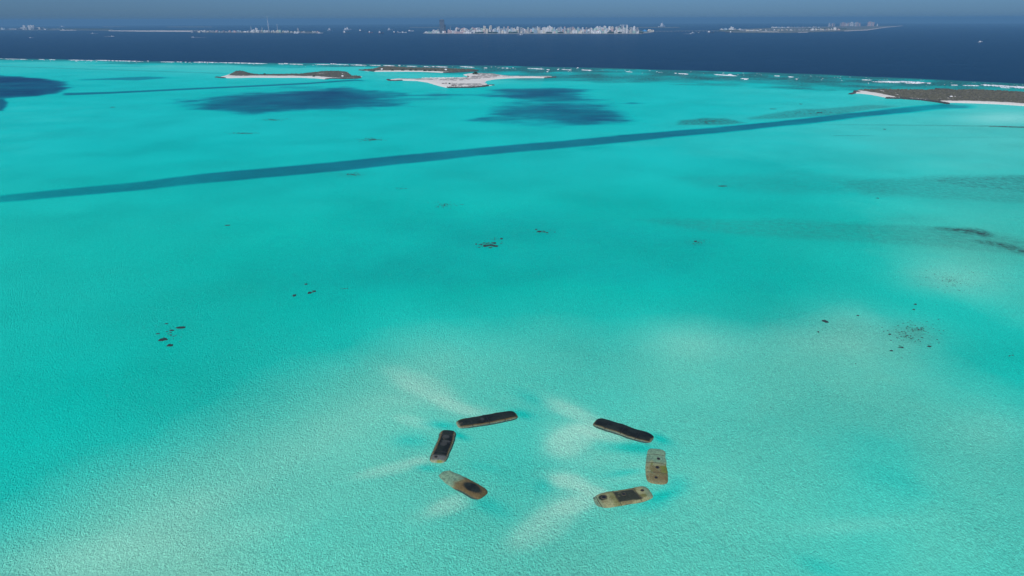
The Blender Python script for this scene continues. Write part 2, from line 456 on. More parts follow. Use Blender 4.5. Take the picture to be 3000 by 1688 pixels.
# brown reef and rubble patches
def add_reef(m, k): 
    global reef
    reef = np.maximum(reef, m * k)
add_reef(soft_poly([(1985,366),(1995,352),(2060,346),(2130,346),(2185,360),(2120,366)], 5, 2.5, 6), .62)
add_reef(soft_poly([(2180,346),(2300,325),(2430,317),(2550,309),(2620,312),(2450,336),(2350,345),(2200,351)], 5, 3.5, 9), .5)
add_reef(line_mask([(-500,182,1),(0,194.5,.6),(300,204,.9),(600,213.5,.9),(680,217,.5)], 0, .9, .4), .45)
add_reef(soft_poly([(2440,532),(2560,520),(3300,512),(3300,610),(3000,592),(2700,582),(2540,570)], 5, 9, 20), .30)
add_reef(soft_poly([(2700,528),(2900,518),(3300,512),(3300,580),(3000,565),(2820,545)], 5, 7, 18), .50)
add_reef(soft_poly([(1950,515),(2300,505),(2560,520),(2520,565),(2300,568),(2050,550)], 5, 12, 24), .17)
add_reef(soft_poly([(1850,642),(2300,645),(2700,662),(2900,690),(3100,720),(3200,760),(2850,738),(2600,716),(2300,700),(2050,675)], 5, 10, 18), .24)
add_reef(soft_poly([(2700,662),(2900,680),(3100,715),(3200,760),(2900,735),(2720,705)], 5, 8, 16), .30)
add_reef(line_mask([(2730,667,2),(2800,674,5.5),(2860,680,10),(2890,687,9),(2920,692,2)], 0, 7, 5), .92)
add_reef(line_mask([(2840,702,3),(2930,717,9),(3000,735,12),(3200,790,13)], 0, 9, 6), .78)
add_reef(blob(2640,640,120,12) , .12)
add_reef(line_mask([(2400,364,1.5),(2600,366.5,1.6),(2750,368,1.4),(2890,369.5,1.2),(2950,371.5,1.8),(3400,384,2.2)], 0, 1.4, .6) * np.interp(u, [2400, 2600, 2860, 2920], [.15, .35, .45, 1.0]), .95)
add_reef(line_mask([(2700,402,.8),(3300,405,.8)], 0, 2, .6), .15)
add_reef(line_mask([(2440,397,.5),(2550,397.5,.8),(2562,397.5,.5)], 0, 1, .3), .45)
for (cx, cy, rx, ry, k) in ((2780,818,115,30,.16),(2665,985,75,28,.42),(1300,600,60,16,.22),(2035,708,40,10,.25),(1020,512,45,8,.25),(1010,510,90,9,.12),(730,390,80,4,.2)):
    add_reef(blob(cx, cy, rx, ry) * sstep(.0, .28, nA + .12), k)
lag_edge = 1 - sstep(-6, 5, v - re_ + nS * 24 + nA * 22 * sstep(900, 1600, u) + nM * 16)
reef_flat = lag_edge * np.interp((v - oe) / np.maximum(re_ - oe, 1), [0, .35, 1, 1.6], [.86, .62, .42, .2])
add_reef(np.clip(reef_flat * 1.12 * (1 + nB * 1.2 + nM2 * 2.2 + nM * 1.4), 0, 1), 1.0)
lerp_depth(lag_edge * .8, .80)
lerp_depth(sstep(-1.2, 7, re_ - v + nS * 8) * sstep(1400, 1750, u) * .35, .62)
# open ocean beyond the reef
om = sstep(-1.0, 1.8, oe - v + nA * 2.5)
lerp_depth(om, 1.55); reef *= (1 - om)
# grey-white sand: shoals, plumes washed out between the sand tubes
for (cx, cy, rx, ry, an, k) in (
    (2960,346,130,17,0,.85),(2780,818,130,42,3,.22),(2550,960,230,60,8,.12),(2420,1000,150,40,5,.14),(340,1610,210,60,-10,.26),(560,1490,190,45,-18,.20),(150,1650,120,40,0,.14),(700,1400,420,120,-14,.10),
    (2050,1010,160,50,0,.20),(1240,1085,120,40,-20,.14),(1000,1250,260,60,-25,.14),(1215,1128,75,18,24,.42),(1310,1178,75,16,22,.50),(1400,1205,60,10,8,.34),(1180,1175,80,12,5,.16),
    (1140,1374,85,9,-13,.40),(1225,1350,36,9,-10,.50),(1330,1472,62,15,-20,.40),(1270,1495,60,16,-24,.22),(1230,1238,45,12,15,.22),
    (1665,1200,80,16,22,.42),(1580,1180,70,14,10,.22),(1650,1290,48,30,-15,.55),(1705,1262,60,18,-8,.50),(1780,1284,70,14,10,.40),(1690,1330,60,22,0,.30),
    (1640,1402,42,15,-4,.55),(1700,1428,60,16,16,.60),(1690,1470,60,24,-10,.50),(1610,1515,75,24,-32,.42),(1540,1565,70,24,-32,.24),(1860,1375,60,20,-10,.26),
    (1780,1345,70,12,-14,.20),(1790,1400,70,16,0,.18),(2080,1400,90,40,0,.06),(2500,1540,170,26,-3,.16),(2900,1260,150,60,0,.12),(700,1560,200,50,-15,.14)):
    near = cy > 1080 and rx < 130
    silt = silt + (1 - silt) * blob(cx, cy, rx * (1.2 if near else 1), ry * (1.5 if near else 1), an, k * (.8 if near else 1)) * (1 + nP * .5)
for (cx, cy, rx, ry, an, k) in ((1672,1292,82,44,-18,.34),(1760,1268,90,18,14,.30),(1668,1412,64,22,4,.36),(1740,1440,60,18,16,.34),(1690,1478,80,26,-16,.30),(1600,1540,120,52,-30,.20),
    (1235,1128,110,36,20,.20),(1330,1190,80,18,18,.30),(1140,1376,100,20,-12,.15),(1325,1480,75,26,-20,.20),(1215,1236,70,16,12,.20),(1670,1206,100,20,20,.26)):
    m_ = sstep(.16, .66, blob(cx, cy, rx, ry, an, 1.0) * (1 + nP * .35)) * k
    silt = silt + (1 - silt) * m_
for (cx, cy, rx, ry, an, k) in (
    (1292,1246,52,12,5,.26),(1345,1276,30,10,20,.26),(1528,1214,36,12,10,.24),(1560,1170,60,22,20,.14),(1205,1292,60,22,0,.17),(1255,1372,40,10,5,.18),(1430,1480,60,22,20,.14),
    (1862,1312,72,17,4,.32),(1935,1286,34,12,20,.28),(1830,1385,60,12,-8,.16),(1938,1452,46,16,-10,.24),(1985,1420,40,26,0,.14),(1420,1370,60,14,10,.06),(2400,1660,70,22,20,.10),(2640,1410,170,30,24,.05),(2560,1300,100,30,20,.04),
    (1905,1480,60,22,-10,.14),(1590,1420,30,22,0,.12)):
    b_ = blob(cx, cy, rx, ry, an, 1.0)
    depth = depth + k * b_; silt = silt * (1 - .8 * b_)
silt *= (1 - om)
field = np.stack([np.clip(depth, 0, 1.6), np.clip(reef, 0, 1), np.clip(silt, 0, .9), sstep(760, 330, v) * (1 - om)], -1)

idx = np.arange(NR * NC).reshape(NR, NC)
quads = np.stack([idx[:-1, :-1], idx[:-1, 1:], idx[1:, 1:], idx[1:, :-1]], -1).reshape(-1, 4)
verts = np.stack([Xg, Yg, Zg], -1).reshape(-1, 3)
# the sheet goes on behind and beside the camera
b0 = len(verts)
ext = np.array([[-60000, 4, sag(60000, 0)], [-60000, -30000, -300], [60000, -30000, -300], [60000, 4, sag(60000, 0)]])
ext[0] = [Xg[0, 0] - 400, -500, 0]; ext[1] = [Xg[0, -1] + 400, -500, 0]
ext = ext[:2]
ext[:, 2] = sag(ext[:, 0], ext[:, 1])
verts = np.concatenate([verts, ext])
fan = [[b0, b0 + 1, idx[0, -1], idx[0, 0]]]
quads = np.concatenate([quads, np.array(fan)])
field = np.concatenate([field, np.tile([.35, 0, .1, 0], (2, 1))])
sea = mesh_obj('sea', verts, quads, wat, smooth=True, attrs={'field': field})
tag(sea, 'turquoise lagoon and dark blue open sea beyond the reef', kind='structure')

# ==================================================================== SAND-FILLED GEOTEXTILE TUBES
tubm, n, l = new_mat('tube_fabric')
out = n.new('ShaderNodeOutputMaterial'); b = n.new('ShaderNodeBsdfPrincipled'); l.new(b.outputs[0], out.inputs[0])
ac = n.new('ShaderNodeAttribute'); ac.attribute_name = 'tone'
g_ = n.new('ShaderNodeNewGeometry')
t1 = noise_node(n, l, g_.outputs['Position'], 2.6, 5, .7)
mr = n.new('ShaderNodeMapRange'); mr.inputs[1].default_value = .3; mr.inputs[2].default_value = .7; mr.inputs[3].default_value = .62; mr.inputs[4].default_value = 1.38
l.new(t1, mr.inputs[0])
vm = n.new('ShaderNodeVectorMath'); vm.operation = 'SCALE'; l.new(ac.outputs['Color'], vm.inputs[0]); l.new(mr.outputs[0], vm.inputs['Scale'])
l.new(vm.outputs[0], b.inputs['Base Color']); b.inputs['Roughness'].default_value = .75; b.inputs['Specular IOR Level'].default_value = .25
bp = n.new('ShaderNodeBump'); bp.inputs['Distance'].default_value = .06; bp.inputs['Strength'].default_value = .8
l.new(t1, bp.inputs['Height']); l.new(bp.outputs[0], b.inputs['Normal'])
portm = simple_mat('port_opening', lin(20, 28, 32), .5, 3, .3)
portr = simple_mat('port_collar', lin(70, 66, 48), .8, 3, .3)
seamm = simple_mat('seam_cord', lin(62, 56, 40), .85, 2, .4)
seamd = simple_mat('seam_cord_dark', lin(24, 27, 27), .8, 2, .4)
C_DARK, C_BLK, C_BROWN, C_PALE = map(np.array, (lin(31, 40, 34)[:3], lin(16, 23, 20)[:3], lin(92, 78, 48)[:3], lin(130, 140, 112)[:3]))
C_YEL, C_GREY, C_SPK, C_OCH = map(np.array, (lin(118, 126, 58)[:3], lin(92, 96, 92)[:3], lin(118, 152, 122)[:3], lin(108, 98, 64)[:3]))
C_OLV, C_FRINGE = np.array(lin(132, 134, 96)[:3]), np.array(lin(60, 88, 78)[:3])

def mixc(a, b_, m):
    return a * (1 - m[..., None]) + b_ * m[..., None]

def make_tube(p0, p1, width, height, paint, ports, seams, label, waves=0.16, seed=0):
    """p0, p1: ends of the tube on the water; height(s) = crest above water; paint(s, y/W, e, nse) -> colours"""
    a, b_ = ground(*p0), ground(*p1)
    L = float(np.hypot(*(b_ - a)[:2])); rz = math.atan2(b_[1] - a[1], b_[0] - a[0])
    root = empty('sand_tube', (a[0], a[1], 0.0), rz)
    ns, nc = 150, 48
    s = 0.5 - 0.5 * np.cos(np.linspace(0.0, 1, ns) * math.pi) ; s = 0.25 * s + 0.75 * np.linspace(0, 1, ns)
    bulge = fbm(s * L / 3.0, s * 0 + seed, seed + 5, 3)
    W = width / 2 * np.power(np.clip(1 - np.abs(2 * s - 1) ** 7, 1e-4, 1), 1 / 2.6) * (1 + waves * bulge)
    cy = fbm(s * L / 7.0, s * 0 + seed * 3.1, seed + 9, 2) * 0.9
    ph = np.linspace(0, math.pi, nc)
    c, q = np.cos(ph), np.sin(ph)
    yy = np.sign(c) * np.abs(c) ** 0.72
    zz = np.abs(q) ** 0.40
    S, PH = np.meshgrid(s, ph, indexing='ij')
    Yn = np.tile(yy, (ns, 1))
    Y = W[:, None] * Yn + cy[:, None]
    X = S * L
    H = np.array([height(t) for t in s])
    for q_ in seams: H = H - 0.05 * np.exp(-((s - q_) * L / 0.35) ** 2)
    endf = np.power(np.clip(1 - np.abs(2 * s - 1) ** 14, 0, 1), .5)
    Z = -1.4 + (H[:, None] + 1.4) * zz[None, :] * endf[:, None]
    nse = fbm(X / 1.7 + seed * 7, Y / 1.1, seed, 5)
    Z = Z + nse * 0.22 * zz[None, :]
    e = np.minimum((1 - np.abs(Yn)) * width / 2, np.minimum(S, 1 - S) * L)
    e = np.clip(e - .22, 0, None)
    colr = paint(S, Yn, e, fbm(X / 2.6, Y / 1.3, seed + 31, 5), fbm(X / .5, Y / .45, seed + 77, 3))
    V = np.stack([X, Y, Z], -1).reshape(-1, 3)
    ii = np.arange(ns * nc).reshape(ns, nc)
    Q = np.stack([ii[:-1, :-1], ii[1:, :-1], ii[1:, 1:], ii[:-1, 1:]], -1).reshape(-1, 4)
    tone = np.concatenate([np.clip(colr, 0.002, 1).reshape(-1, 3), np.ones((ns * nc, 1))], 1)
    mesh_obj('fabric_sleeve', V, Q, tubm, root, smooth=True, attrs={'tone': tone})
    def top(sv, yv):
        i = int(np.clip(sv, 0, 1) * 0 + np.argmin(np.abs(s - sv))); j = int(np.argmin(np.abs(yy - yv)))
        return X[i, j], Y[i, j], Z[i, j]
    for (ps, py, pr) in ports:
        x, y, z = top(ps, py)
        pm = MB(); m = 14
        ring = lambda r, zz_: [(r * math.cos(2 * math.pi * k / m) * 1.15, r * math.sin(2 * math.pi * k / m), zz_) for k in range(m)]
        pm.loft([ring(pr * 1.25, -.12), ring(pr * 1.12, .10), ring(pr * .92, .12), ring(pr * .85, .03)], 0, cap=False)
        po = pm.build('filling_port', [portr], root, (x, y, z))
        pd = MB(); pd.loft([ring(pr * .9, -.02), ring(pr * .84, .05)], 0)
        pd.build('port_opening', [portm], po)
    for q_ in seams:
        i = int(np.argmin(np.abs(s - q_)))
        sm = MB(); rings = []
        for j in range(4, nc - 4):
            x, y, z = X[i, j], Y[i, j], Z[i, j]
            rings.append([(x - .10, y, z - .02), (x - .06, y, z + .06), (x + .06, y, z + .06), (x + .10, y, z - .02)])
        sm.loft(rings, 0)
        sm.build('seam', [seamd if seed in (1, 2, 4) else seamm], root)
    tag(root, label, 'sand tube', 'sand-filled fabric tubes laid in a ring in the shallows')
    return root

def paint_dark(e0, front=-1, extra=None):
    def f(S, Yn, e, n1, n2):
        rim = mixc(np.broadcast_to(C_FRINGE, S.shape + (3,)), C_PALE * .75, sstep(.10, .35, e + n2 * .3) * .8)
        rim = mixc(rim, C_BROWN, sstep(.25, .6, e + n1 * .5))
        rim = mixc(rim, C_YEL, sstep(.16, .3, n1) * sstep(.2, .5, e) * .6)
        core = mixc(np.broadcast_to(C_DARK, S.shape + (3,)), C_BLK, sstep(-.1, .2, n1))
        m = sstep(e0, e0 + .22, e + n1 * .55 - (Yn * front > 0) * .22)
        c = mixc(rim, core, m)
        c = extra(c, S, Yn, e, n1, n2) if extra else c
        return mixc(c, C_FRINGE * .35, sstep(.14, .02, e + n2 * .12) * .9)
    return f

def x_t1(c, S, Yn, e, n1, n2):
    c = mixc(c, C_PALE, sstep(.075, .02, S + n1 * .03) * .85)
    c = mixc(c, C_YEL * .7, sstep(.03, .06, S) * sstep(.22, .12, S) * sstep(.45, .8, Yn) * .7)
    return mixc(c, C_GREY * .5, sstep(.02, 0, np.hypot(S - .42, Yn * .12) - .02) * .6)
def x_t2(c, S, Yn, e, n1, n2):
    for (cs, cy_, rs, ry) in ((.27, -.1, .055, .42), (.48, -.05, .06, .36), (.40, .1, .03, .5)):
        c = mixc(c, C_GREY * .62, sstep(1.15, .8, np.hypot((S - cs) / rs, (Yn - cy_) / ry)) * .55)
    c = mixc(c, C_GREY * 1.2, sstep(.77, .82, S + n1 * .02) * sstep(.97, .93, S) * sstep(.85, .6, np.abs(Yn)) * .8)
    c = mixc(c, C_PALE * 1.05, sstep(.90, .945, S + n2 * .03) * .9)
    return mixc(c, C_YEL, sstep(.92, .945, S) * sstep(.99, .965, S) * sstep(-.05, .1, Yn) * sstep(.8, .5, Yn) * .9)
def p_t3(S, Yn, e, n1, n2):
    c = np.broadcast_to(C_SPK, S.shape + (3,)).copy()
    c = mixc(c, C_FRINGE, sstep(.02, .16, n2) * .6)
    c = mixc(c, C_OCH, sstep(.36, .50, S + n1 * .12))
    c = mixc(c, C_BROWN, sstep(.48, .62, S + n1 * .1) * .85)
    core = sstep(.0, .35, 1 - np.hypot((S - .74) / .235, (Yn - .05) / .62) + n1 * .35)
    c = mixc(c, C_DARK, core)
    c = mixc(c, C_BLK, core * sstep(0, .2, n1) * .8)
    return mixc(c, C_FRINGE * .6, sstep(.22, .05, e) * sstep(.45, .6, S))
def p_t5(S, Yn, e, n1, n2):
    c = np.broadcast_to(C_SPK * .92, S.shape + (3,)).copy()
    c = mixc(c, C_FRINGE, sstep(.0, .2, n2) * .75)
    c = mixc(c, C_OLV, sstep(.36, .5, S + n1 * .12) * .9)
    br = sstep(.50, .56, S + n1 * .05) * sstep(.98, .80, S + n1 * .1) * sstep(-.85, -.2, Yn + n1)
    c = mixc(c, C_OCH, br * .85)
    c = mixc(c, C_SPK, sstep(.08, .22, n2) * .45)
    c = mixc(c, C_BROWN, sstep(.05, .2, -n1) * sstep(.5, .6, S) * .7)
    c = mixc(c, C_YEL * .8, sstep(.06, .2, n1) * sstep(.42, .5, S) * sstep(.78, .66, S))
    c = mixc(c, C_BROWN * 1.5, sstep(.7, .85, S) * .5)
    return mixc(c, C_FRINGE * .55, sstep(.30, .06, e + n2 * .3) * .9)
def p_t6(S, Yn, e, n1, n2):
    c = np.broadcast_to(C_OLV * 1.15, S.shape + (3,)).copy()
    c = mixc(c, C_OCH, sstep(-.05, .2, n1) * .75)
    c = mixc(c, C_SPK * .8, sstep(.22, .10, S + n1 * .12) * .85)
    c = mixc(c, C_FRINGE, sstep(.02, .18, n2) * sstep(.24, .06, S) * .9)
    c = mixc(c, C_BLK, sstep(1.1, .8, np.hypot((S - .23) / .07, (Yn - .30) / .34)) * .95)
    c = mixc(c, C_YEL * .62, sstep(.30, .36, S) * sstep(.47, .40, S) * .5)
    dk = sstep(.40, .43, S + n1 * .03) * sstep(.79, .73, S + Yn * .05) * sstep(.70, .55, np.abs(Yn - .02) + n1 * .3)
    c = mixc(c, C_DARK, dk * .94 * sstep(-.3, -.05, n1 + .12))
    c = mixc(c, C_OLV, dk * sstep(.14, .26, n1) * .6)
    c = mixc(c, C_SPK * .75, sstep(.83, .90, S + n1 * .1) * .6)
    c = mixc(c, C_YEL * .6, sstep(.74, .78, S) * sstep(.95, .85, S) * sstep(0, .2, n1) * .7)
    return mixc(c, C_FRINGE * .55, sstep(.26, .05, e + n2 * .3) * .85)

make_tube((1334,1246), (1517,1214), 6.3, lambda s: .62 + .2 * s, paint_dark(.55, -1, x_t1), [(.09, .0, .40)], [.24, .5, .76],
          'slightly bowed black-topped fabric tube with brown front flank, upper left of the ring', seed=1)
make_tube((1316,1260), (1277,1359), 5.8, lambda s: .80 - .25 * s, paint_dark(.60, -1, x_t2), [(.33, -.2, .35), (.86, -.30, .42)], [.2, .44, .7, .8],
          'black fabric tube with grey puddles and a yellow-green lower end, leftmost of the ring', seed=2)
make_tube((1288,1379), (1421,1456), 6.0, lambda s: .10 + .2 * float(sstep(0, .3, s)) + .61 * float(sstep(.25, .7, s)), p_t3, [], [],
          'brown fabric tube sinking into the shallows at its upper end, below the leftmost tube', seed=3)
make_tube((1738,1236), (1916,1290), 6.4, lambda s: .85 - .1 * s, paint_dark(.36, -1), [], [.25, .5, .75],
          'plain black-topped fabric tube with an even straight outline, upper right of the ring', seed=4, waves=.1)
make_tube((1921,1310), (1925,1423), 7.0, lambda s: .22 + .15 * float(sstep(.2, .6, s)), p_t5, [(.34, .2, .45), (.575, .12, .52), (.83, -.05, .42)], [.22, .45, .70],
          'pale olive fabric tube awash with three round ports in a row, rightmost of the ring', seed=5, waves=.05)
make_tube((1727,1475), (1911,1440), 6.9, lambda s: .06 + .42 * float(sstep(.05, .35, s)), p_t6, [(.24, .30, .62), (.55, .15, .5), (.85, .15, .40)], [.14, .43, .75],
          'mottled olive fabric tube with a black middle section, bottom right of the ring', seed=6, waves=.08)

# ==================================================================== CORAL HEADS
coralm = simple_mat('coral_rock', lin(32, 48, 47), .85, 1.2, .45)
def coral(px, py, wpx, hpx, label, group, seed):
    wpx *= 1.15; hpx *= 1.15
    c = ground(px, py)
    rx = (ground(px + wpx / 2, py) - c)[0]
    ry = abs((ground(px, py - hpx / 2) - c)[1])
    nr, na = 6, 22
    V, Fc = [(0, 0, .22)], []
    for i in range(1, nr + 1):
        r = i / nr
        for j in range(na):
            a = 2 * math.pi * j / na
            wob = 1 + 1.1 * float(fbm(np.array(math.cos(a) * 1.6 + seed), np.array(math.sin(a) * 1.6), 3, 3))
            V.append((rx * r * wob * math.cos(a), ry * r * wob * math.sin(a), .34 * (1 - r ** 4) - .06 + .12 * float(fbm(np.array(r * 4 * math.cos(a) + seed), np.array(r * 4 * math.sin(a)), 8, 2))))
    for j in range(na): Fc.append((0, 1 + j, 1 + (j + 1) % na))
    for i in range(nr - 1):
        for j in range(na):
            a, b2 = 1 + i * na + j, 1 + i * na + (j + 1) % na
            Fc.append((a, a + na, b2 + na, b2))
    o = mesh_obj('coral_head', V, Fc, coralm, smooth=True, loc=(c[0], c[1], c[2]))
    tag(o, label, 'coral', group)
G1, G2, G3, G4 = 'coral heads at the left', 'coral heads left of the middle', 'coral heads in the centre', 'coral heads by the right shoal'
for i, a in enumerate([
    (529,960,24,6,'long dark coral head, top right of the left cluster',G1),(480,995,23,8.5,'largest dark coral head of the left cluster',G1),
    (498.5,1012,16,7,'dark oblong coral head, lowest of the left cluster',G1),(504,968.5,13,3.5,'thin dark coral head in the middle of the left cluster',G1),
    (488,949,9,2.2,'faint small coral head, highest of the left cluster',G1),(463,978.5,9,2.2,'faint small coral head, leftmost of the left cluster',G1),
    (862.5,866,12,6,'dark round coral head, leftmost of the four left of the middle',G2),(907,858,12,6,'dark round coral head just right of another, third from the left',G2),
    (921,853.5,12,4,'slim coral head, rightmost of the four left of the middle',G2),(897,833,9,3,'small coral head, highest of the four left of the middle',G2),
    (1469,700,8.5,4,'single dark coral head up and right of the central cluster',G3),(1579,679,12,5,'dark coral head amid rubble right of the central cluster',G3),
    (1571,672.5,7,2.5,'small coral head just above the one amid rubble',G3),(1602,682,9,2,'thin coral head right of the one amid rubble',G3),
    (1448,712,12,4,'dark coral head at the top right of the central cluster',G3),(1439,719,15,5,'broad dark coral head in the heart of the central cluster',G3),
    (1452,721,14,4.5,'ragged coral head, right end of the central cluster',G3),(1421,721.5,14,4,'ragged coral head, lower left of the central cluster',G3),
    (1395,715.5,6,2.6,'small coral head, leftmost of the central cluster',G3),(1436,726.5,10,2,'thin coral head, lowest of the central cluster',G3),
    (1418,712.3,8,2,'thin faint coral head, upper left of the central cluster',G3),(1431,712.5,8,2.2,'thin coral head along the top of the central cluster',G3),
    (2418,942,16,7,'isolated oval grey rock on the pale right shoal',G4),(2397.5,973,6,2.6,'tiny coral head below the oval grey rock',G4),
    (2723,1015.5,13,3.6,'dark coral head, rightmost under the rubble patch',G4),(2639,1018,14,2.6,'thin dark coral head beneath the rubble patch',G4),
    (2607,980,8,2.8,'small dark coral head left of the rubble patch',G4),(2611,1028,9,2.4,'small coral head, lower left under the rubble patch',G4),
    (2682,892,8,2.4,'small dark coral head, upper of two above the rubble patch',G4),(2677,907.5,7,3,'small dark coral head, lower of two above the rubble patch',G4),
    (2513,925,7,2.4,'tiny coral head up and right of the oval grey rock',G4),(2118,545.5,22,2.6,'dark thin coral head alone in the blue-green right middle',None),
    (2037,708,8,3,'small coral head with pale rubble, right of the centre',None),(330,314.5,12,1.4,'thin dark coral strip near the left edge of the far lagoon',None),
    (2571,581,8,1.4,'faint coral head below the brown-green meadow at the right',None),(2346,305,8,1.4,'dark coral head above the channel near the right island',None),
    (2264,319.5,22,1.4,'long thin coral strip above the channel near the right island',None),(667,660.5,14,2,'faint thin coral head left of the middle, above the lagoon centre',None),
    (2592,379,9,1.5,'small dark coral head right of the channel end',None)]):
    coral(*a[:4], a[4], a[5], i * 3.7)
# rubble too small and too many to tell apart
V, Fc = [], []
def specks(cx, cy, rx, ry, cnt, smin, smax):
    for _ in range(cnt):
        a, r = rnd.uniform(0, 6.283), rnd.gauss(0, .55)
        px, py = cx + rx * r * math.cos(a), cy + ry * r * math.sin(a)
        c = ground(px, py); s1 = rnd.uniform(smin, smax); ra = rnd.uniform(1.0, 3.0)
        b3 = len(V); m = 7
        V.append((c[0], c[1], c[2] + .16))
        for k in range(m):
            q = 2 * math.pi * k / m; w_ = rnd.uniform(.6, 1.2)
            V.append((c[0] + s1 * ra * .6 * w_ * math.cos(q), c[1] + s1 * w_ * math.sin(q), c[2] - .02))
        for k in range(m): Fc.append((b3, b3 + 1 + k, b3 + 1 + (k + 1) % m))
for a in ((1428,718,32,9,60,.25,.9),(1590,680,38,8,34,.2,.6),(500,982,36,20,16,.15,.5),(915,857,16,5,8,.2,.4),(2660,985,120,55,110,.12,.45),(2690,965,70,22,60,.12,.4),(2785,822,150,48,150,.10,.32),
          (1090,409,42,5,90,.5,1.6),(710,391,60,2.5,60,.5,1.5),(800,351,55,4,70,.5,1.6),(1035,511,38,6,50,.3,1.0),(1300,602,50,12,70,.2,.6),(2045,710,30,7,30,.2,.5),(1016,846,12,2,6,.2,.4),
          (1010,846,20,2,8,.1,.3),(1175,553,26,3,14,.3,.7),(1320,598,60,14,30,.1,.4),(1450,700,40,8,20,.15,.4),(2960,1042,14,4,5,.2,.4),(2080,356,60,6,60,.6,2.0),(2400,330,110,9,90,.6,2.0)):
    specks(*a)
tag(mesh_obj('coral_rubble', V, Fc, coralm), 'scattered coral rubble showing as dark specks in the lagoon', kind='stuff')

# ==================================================================== SURF ON THE REEF
foam = simple_mat('foam', (.86, .88, .88), .7, .3, .08)
SURF = [(12,82,172.6,174.5,1.2),(112,130,174.5,174.8,.8),(143,163,174.4,175,1.5),(200,277,176,177.5,1.1),(277,420,176.5,180.3,1.9),(430,436,179,179,1.5),(470,512,181.3,182,1.2),
 (517,535,181.4,182,2.0),(541,548,182.3,182.3,1.2),(552,560,182.6,182.6,1.2),(566,600,182.4,182.6,1.6),(577,640,182,183.6,2.6),(640,783,183.3,186.8,2.2),(672,730,183.8,185.4,2.6),(815,832,187,187.4,1.6),(832,846,186.2,187,2.6),(846,889,187.8,189,1.2),
 (928,968,188.6,189.2,1.6),(967,987,187.2,188,2.6),(985,1020,188.8,190,1.4),(1026,1073,190.2,191.6,1.4),(1040,1060,190.2,191,2.4),(1084,1117,191.6,192.2,1.5),(1122,1157,192,193.2,2.2),(1166,1174,192,192,1.8),(1190,1222,193.8,195,1.6),
 (1241,1256,195.4,195.6,1.0),(1264,1274,195.2,195.6,2.0),(1275,1312,195.2,196.8,1.6),(1349,1391,195.2,197.6,2.2),(1417,1428,199.2,199.6,1.0),(1469,1479,199.3,199.5,1.6),(1481,1490,199.6,200,1.5),(1501,1505,198.9,199.1,1.8),
 (1545,1575,200.4,201.4,1.6),(1562,1596,201,202.8,2.0),(1601,1611,203.6,204.2,1.6),(1601,1606,209.8,210,2.2),(1632,1639,203.6,203.8,1.6),(1645,1675,203.2,205.4,1.8),(1703,1735,204.8,206.6,2.2),(1690,1696,199,199,1.2),
 (1833,1853,209.4,211.5,1.7),(1975,1983,214.4,214.8,2.2),(1986,2017,215.4,217.4,2.4),(2091,2160,218.2,222.6,2.6),(2132,2146,218.6,219.4,3.0),(2169,2194,230.4,231,1.6),(2176,2190,231.6,233,2.6),(2268,2285,222.2,223,2.0),(2308,2326,225,226,2.0),(2330,2337,231.6,232,1.6),
 (2524,2555,234.2,235,1.2),(2554,2640,239.2,242.6,2.2),(2580,2660,238.2,241,1.4),(2629,2712,239.0,242.8,4.0),(2650,2700,243.4,244.4,2.0),(2712,2728,243.6,244,1.6),(2786,2807,249.4,250,2.0),(2819,2870,250.4,251.4,2.2),
 (2873,2960,248.8,253.4,4.0),(2900,3010,251.0,256.2,4.2),(2960,3060,255,260,5.0),(2930,2960,256.6,258,1.6),(3060,3200,262,270,4),(-120,10,168,172,1.4)]
V, Fc = [], []
def foam_ridge(x0, x1, y0, y1, th, hgt=1.1, seed=0):
    nseg = max(4, int((x1 - x0) / 2.2)); base = len(V)
    for i in range(nseg + 1):
        t = i / nseg
        px, py = x0 + (x1 - x0) * t, y0 + (y1 - y0) * t
        ew = min(1, 6 * t * (1 - t) + .15)
        wob = rnd.uniform(.45, 1.25)
        a = ground(px, py + th * .5 * ew * wob); c = ground(px, py - th * .5 * ew * wob); mid = (a + c) / 2
        V.extend([(a[0], a[1], a[2] + .02), (a[0], a[1] * .6 + mid[1] * .4, a[2] + hgt * wob * ew), (mid[0], mid[1], mid[2] + hgt * .6 * wob * ew), (c[0], c[1], c[2] + .02)])
    for i in range(nseg):
        for j in range(3):
            q = base + i * 4 + j
            Fc.append((q, q + 4, q + 5, q + 1))
for s_ in SURF: foam_ridge(*s_)
for _ in range(170):   # small breakers and flecks along the reef crest
    x = rnd.uniform(0, 3100); yb = float(np.interp(x, *zip(*OCEAN_EDGE))) + abs(rnd.gauss(0, 1)) * 5 * (0.3 + x / 2500) + 2
    w_ = rnd.uniform(1.5, 5); foam_ridge(x, x + w_, yb, yb + .2, rnd.uniform(.4, .9), .4)
tag(mesh_obj('surf', V, Fc, foam, smooth=True), 'white lines of surf breaking along the outer reef', kind='stuff')

# ==================================================================== ISLANDS OF THE LAGOON
landm, n, l = new_mat('island_ground')
out = n.new('ShaderNodeOutputMaterial'); b = n.new('ShaderNodeBsdfPrincipled'); l.new(b.outputs[0], out.inputs[0])
ac = n.new('ShaderNodeAttribute'); ac.attribute_name = 'tone'
g_ = n.new('ShaderNodeNewGeometry'); t1 = noise_node(n, l, g_.outputs['Position'], .35, 5, .7)
mr = n.new('ShaderNodeMapRange'); mr.inputs[1].default_value = .3; mr.inputs[2].default_value = .7; mr.inputs[3].default_value = .82; mr.inputs[4].default_value = 1.18
l.new(t1, mr.inputs[0]); vm = n.new('ShaderNodeVectorMath'); vm.operation = 'SCALE'; l.new(ac.outputs['Color'], vm.inputs[0]); l.new(mr.outputs[0], vm.inputs['Scale'])
l.new(vm.outputs[0], b.inputs['Base Color']); b.inputs['Roughness'].default_value = .95
SAND, SCRUB, GREYS, DRYS = map(np.array, ((.70, .67, .59), (.098, .092, .062), (.27, .26, .23), (.20, .19, .16)))
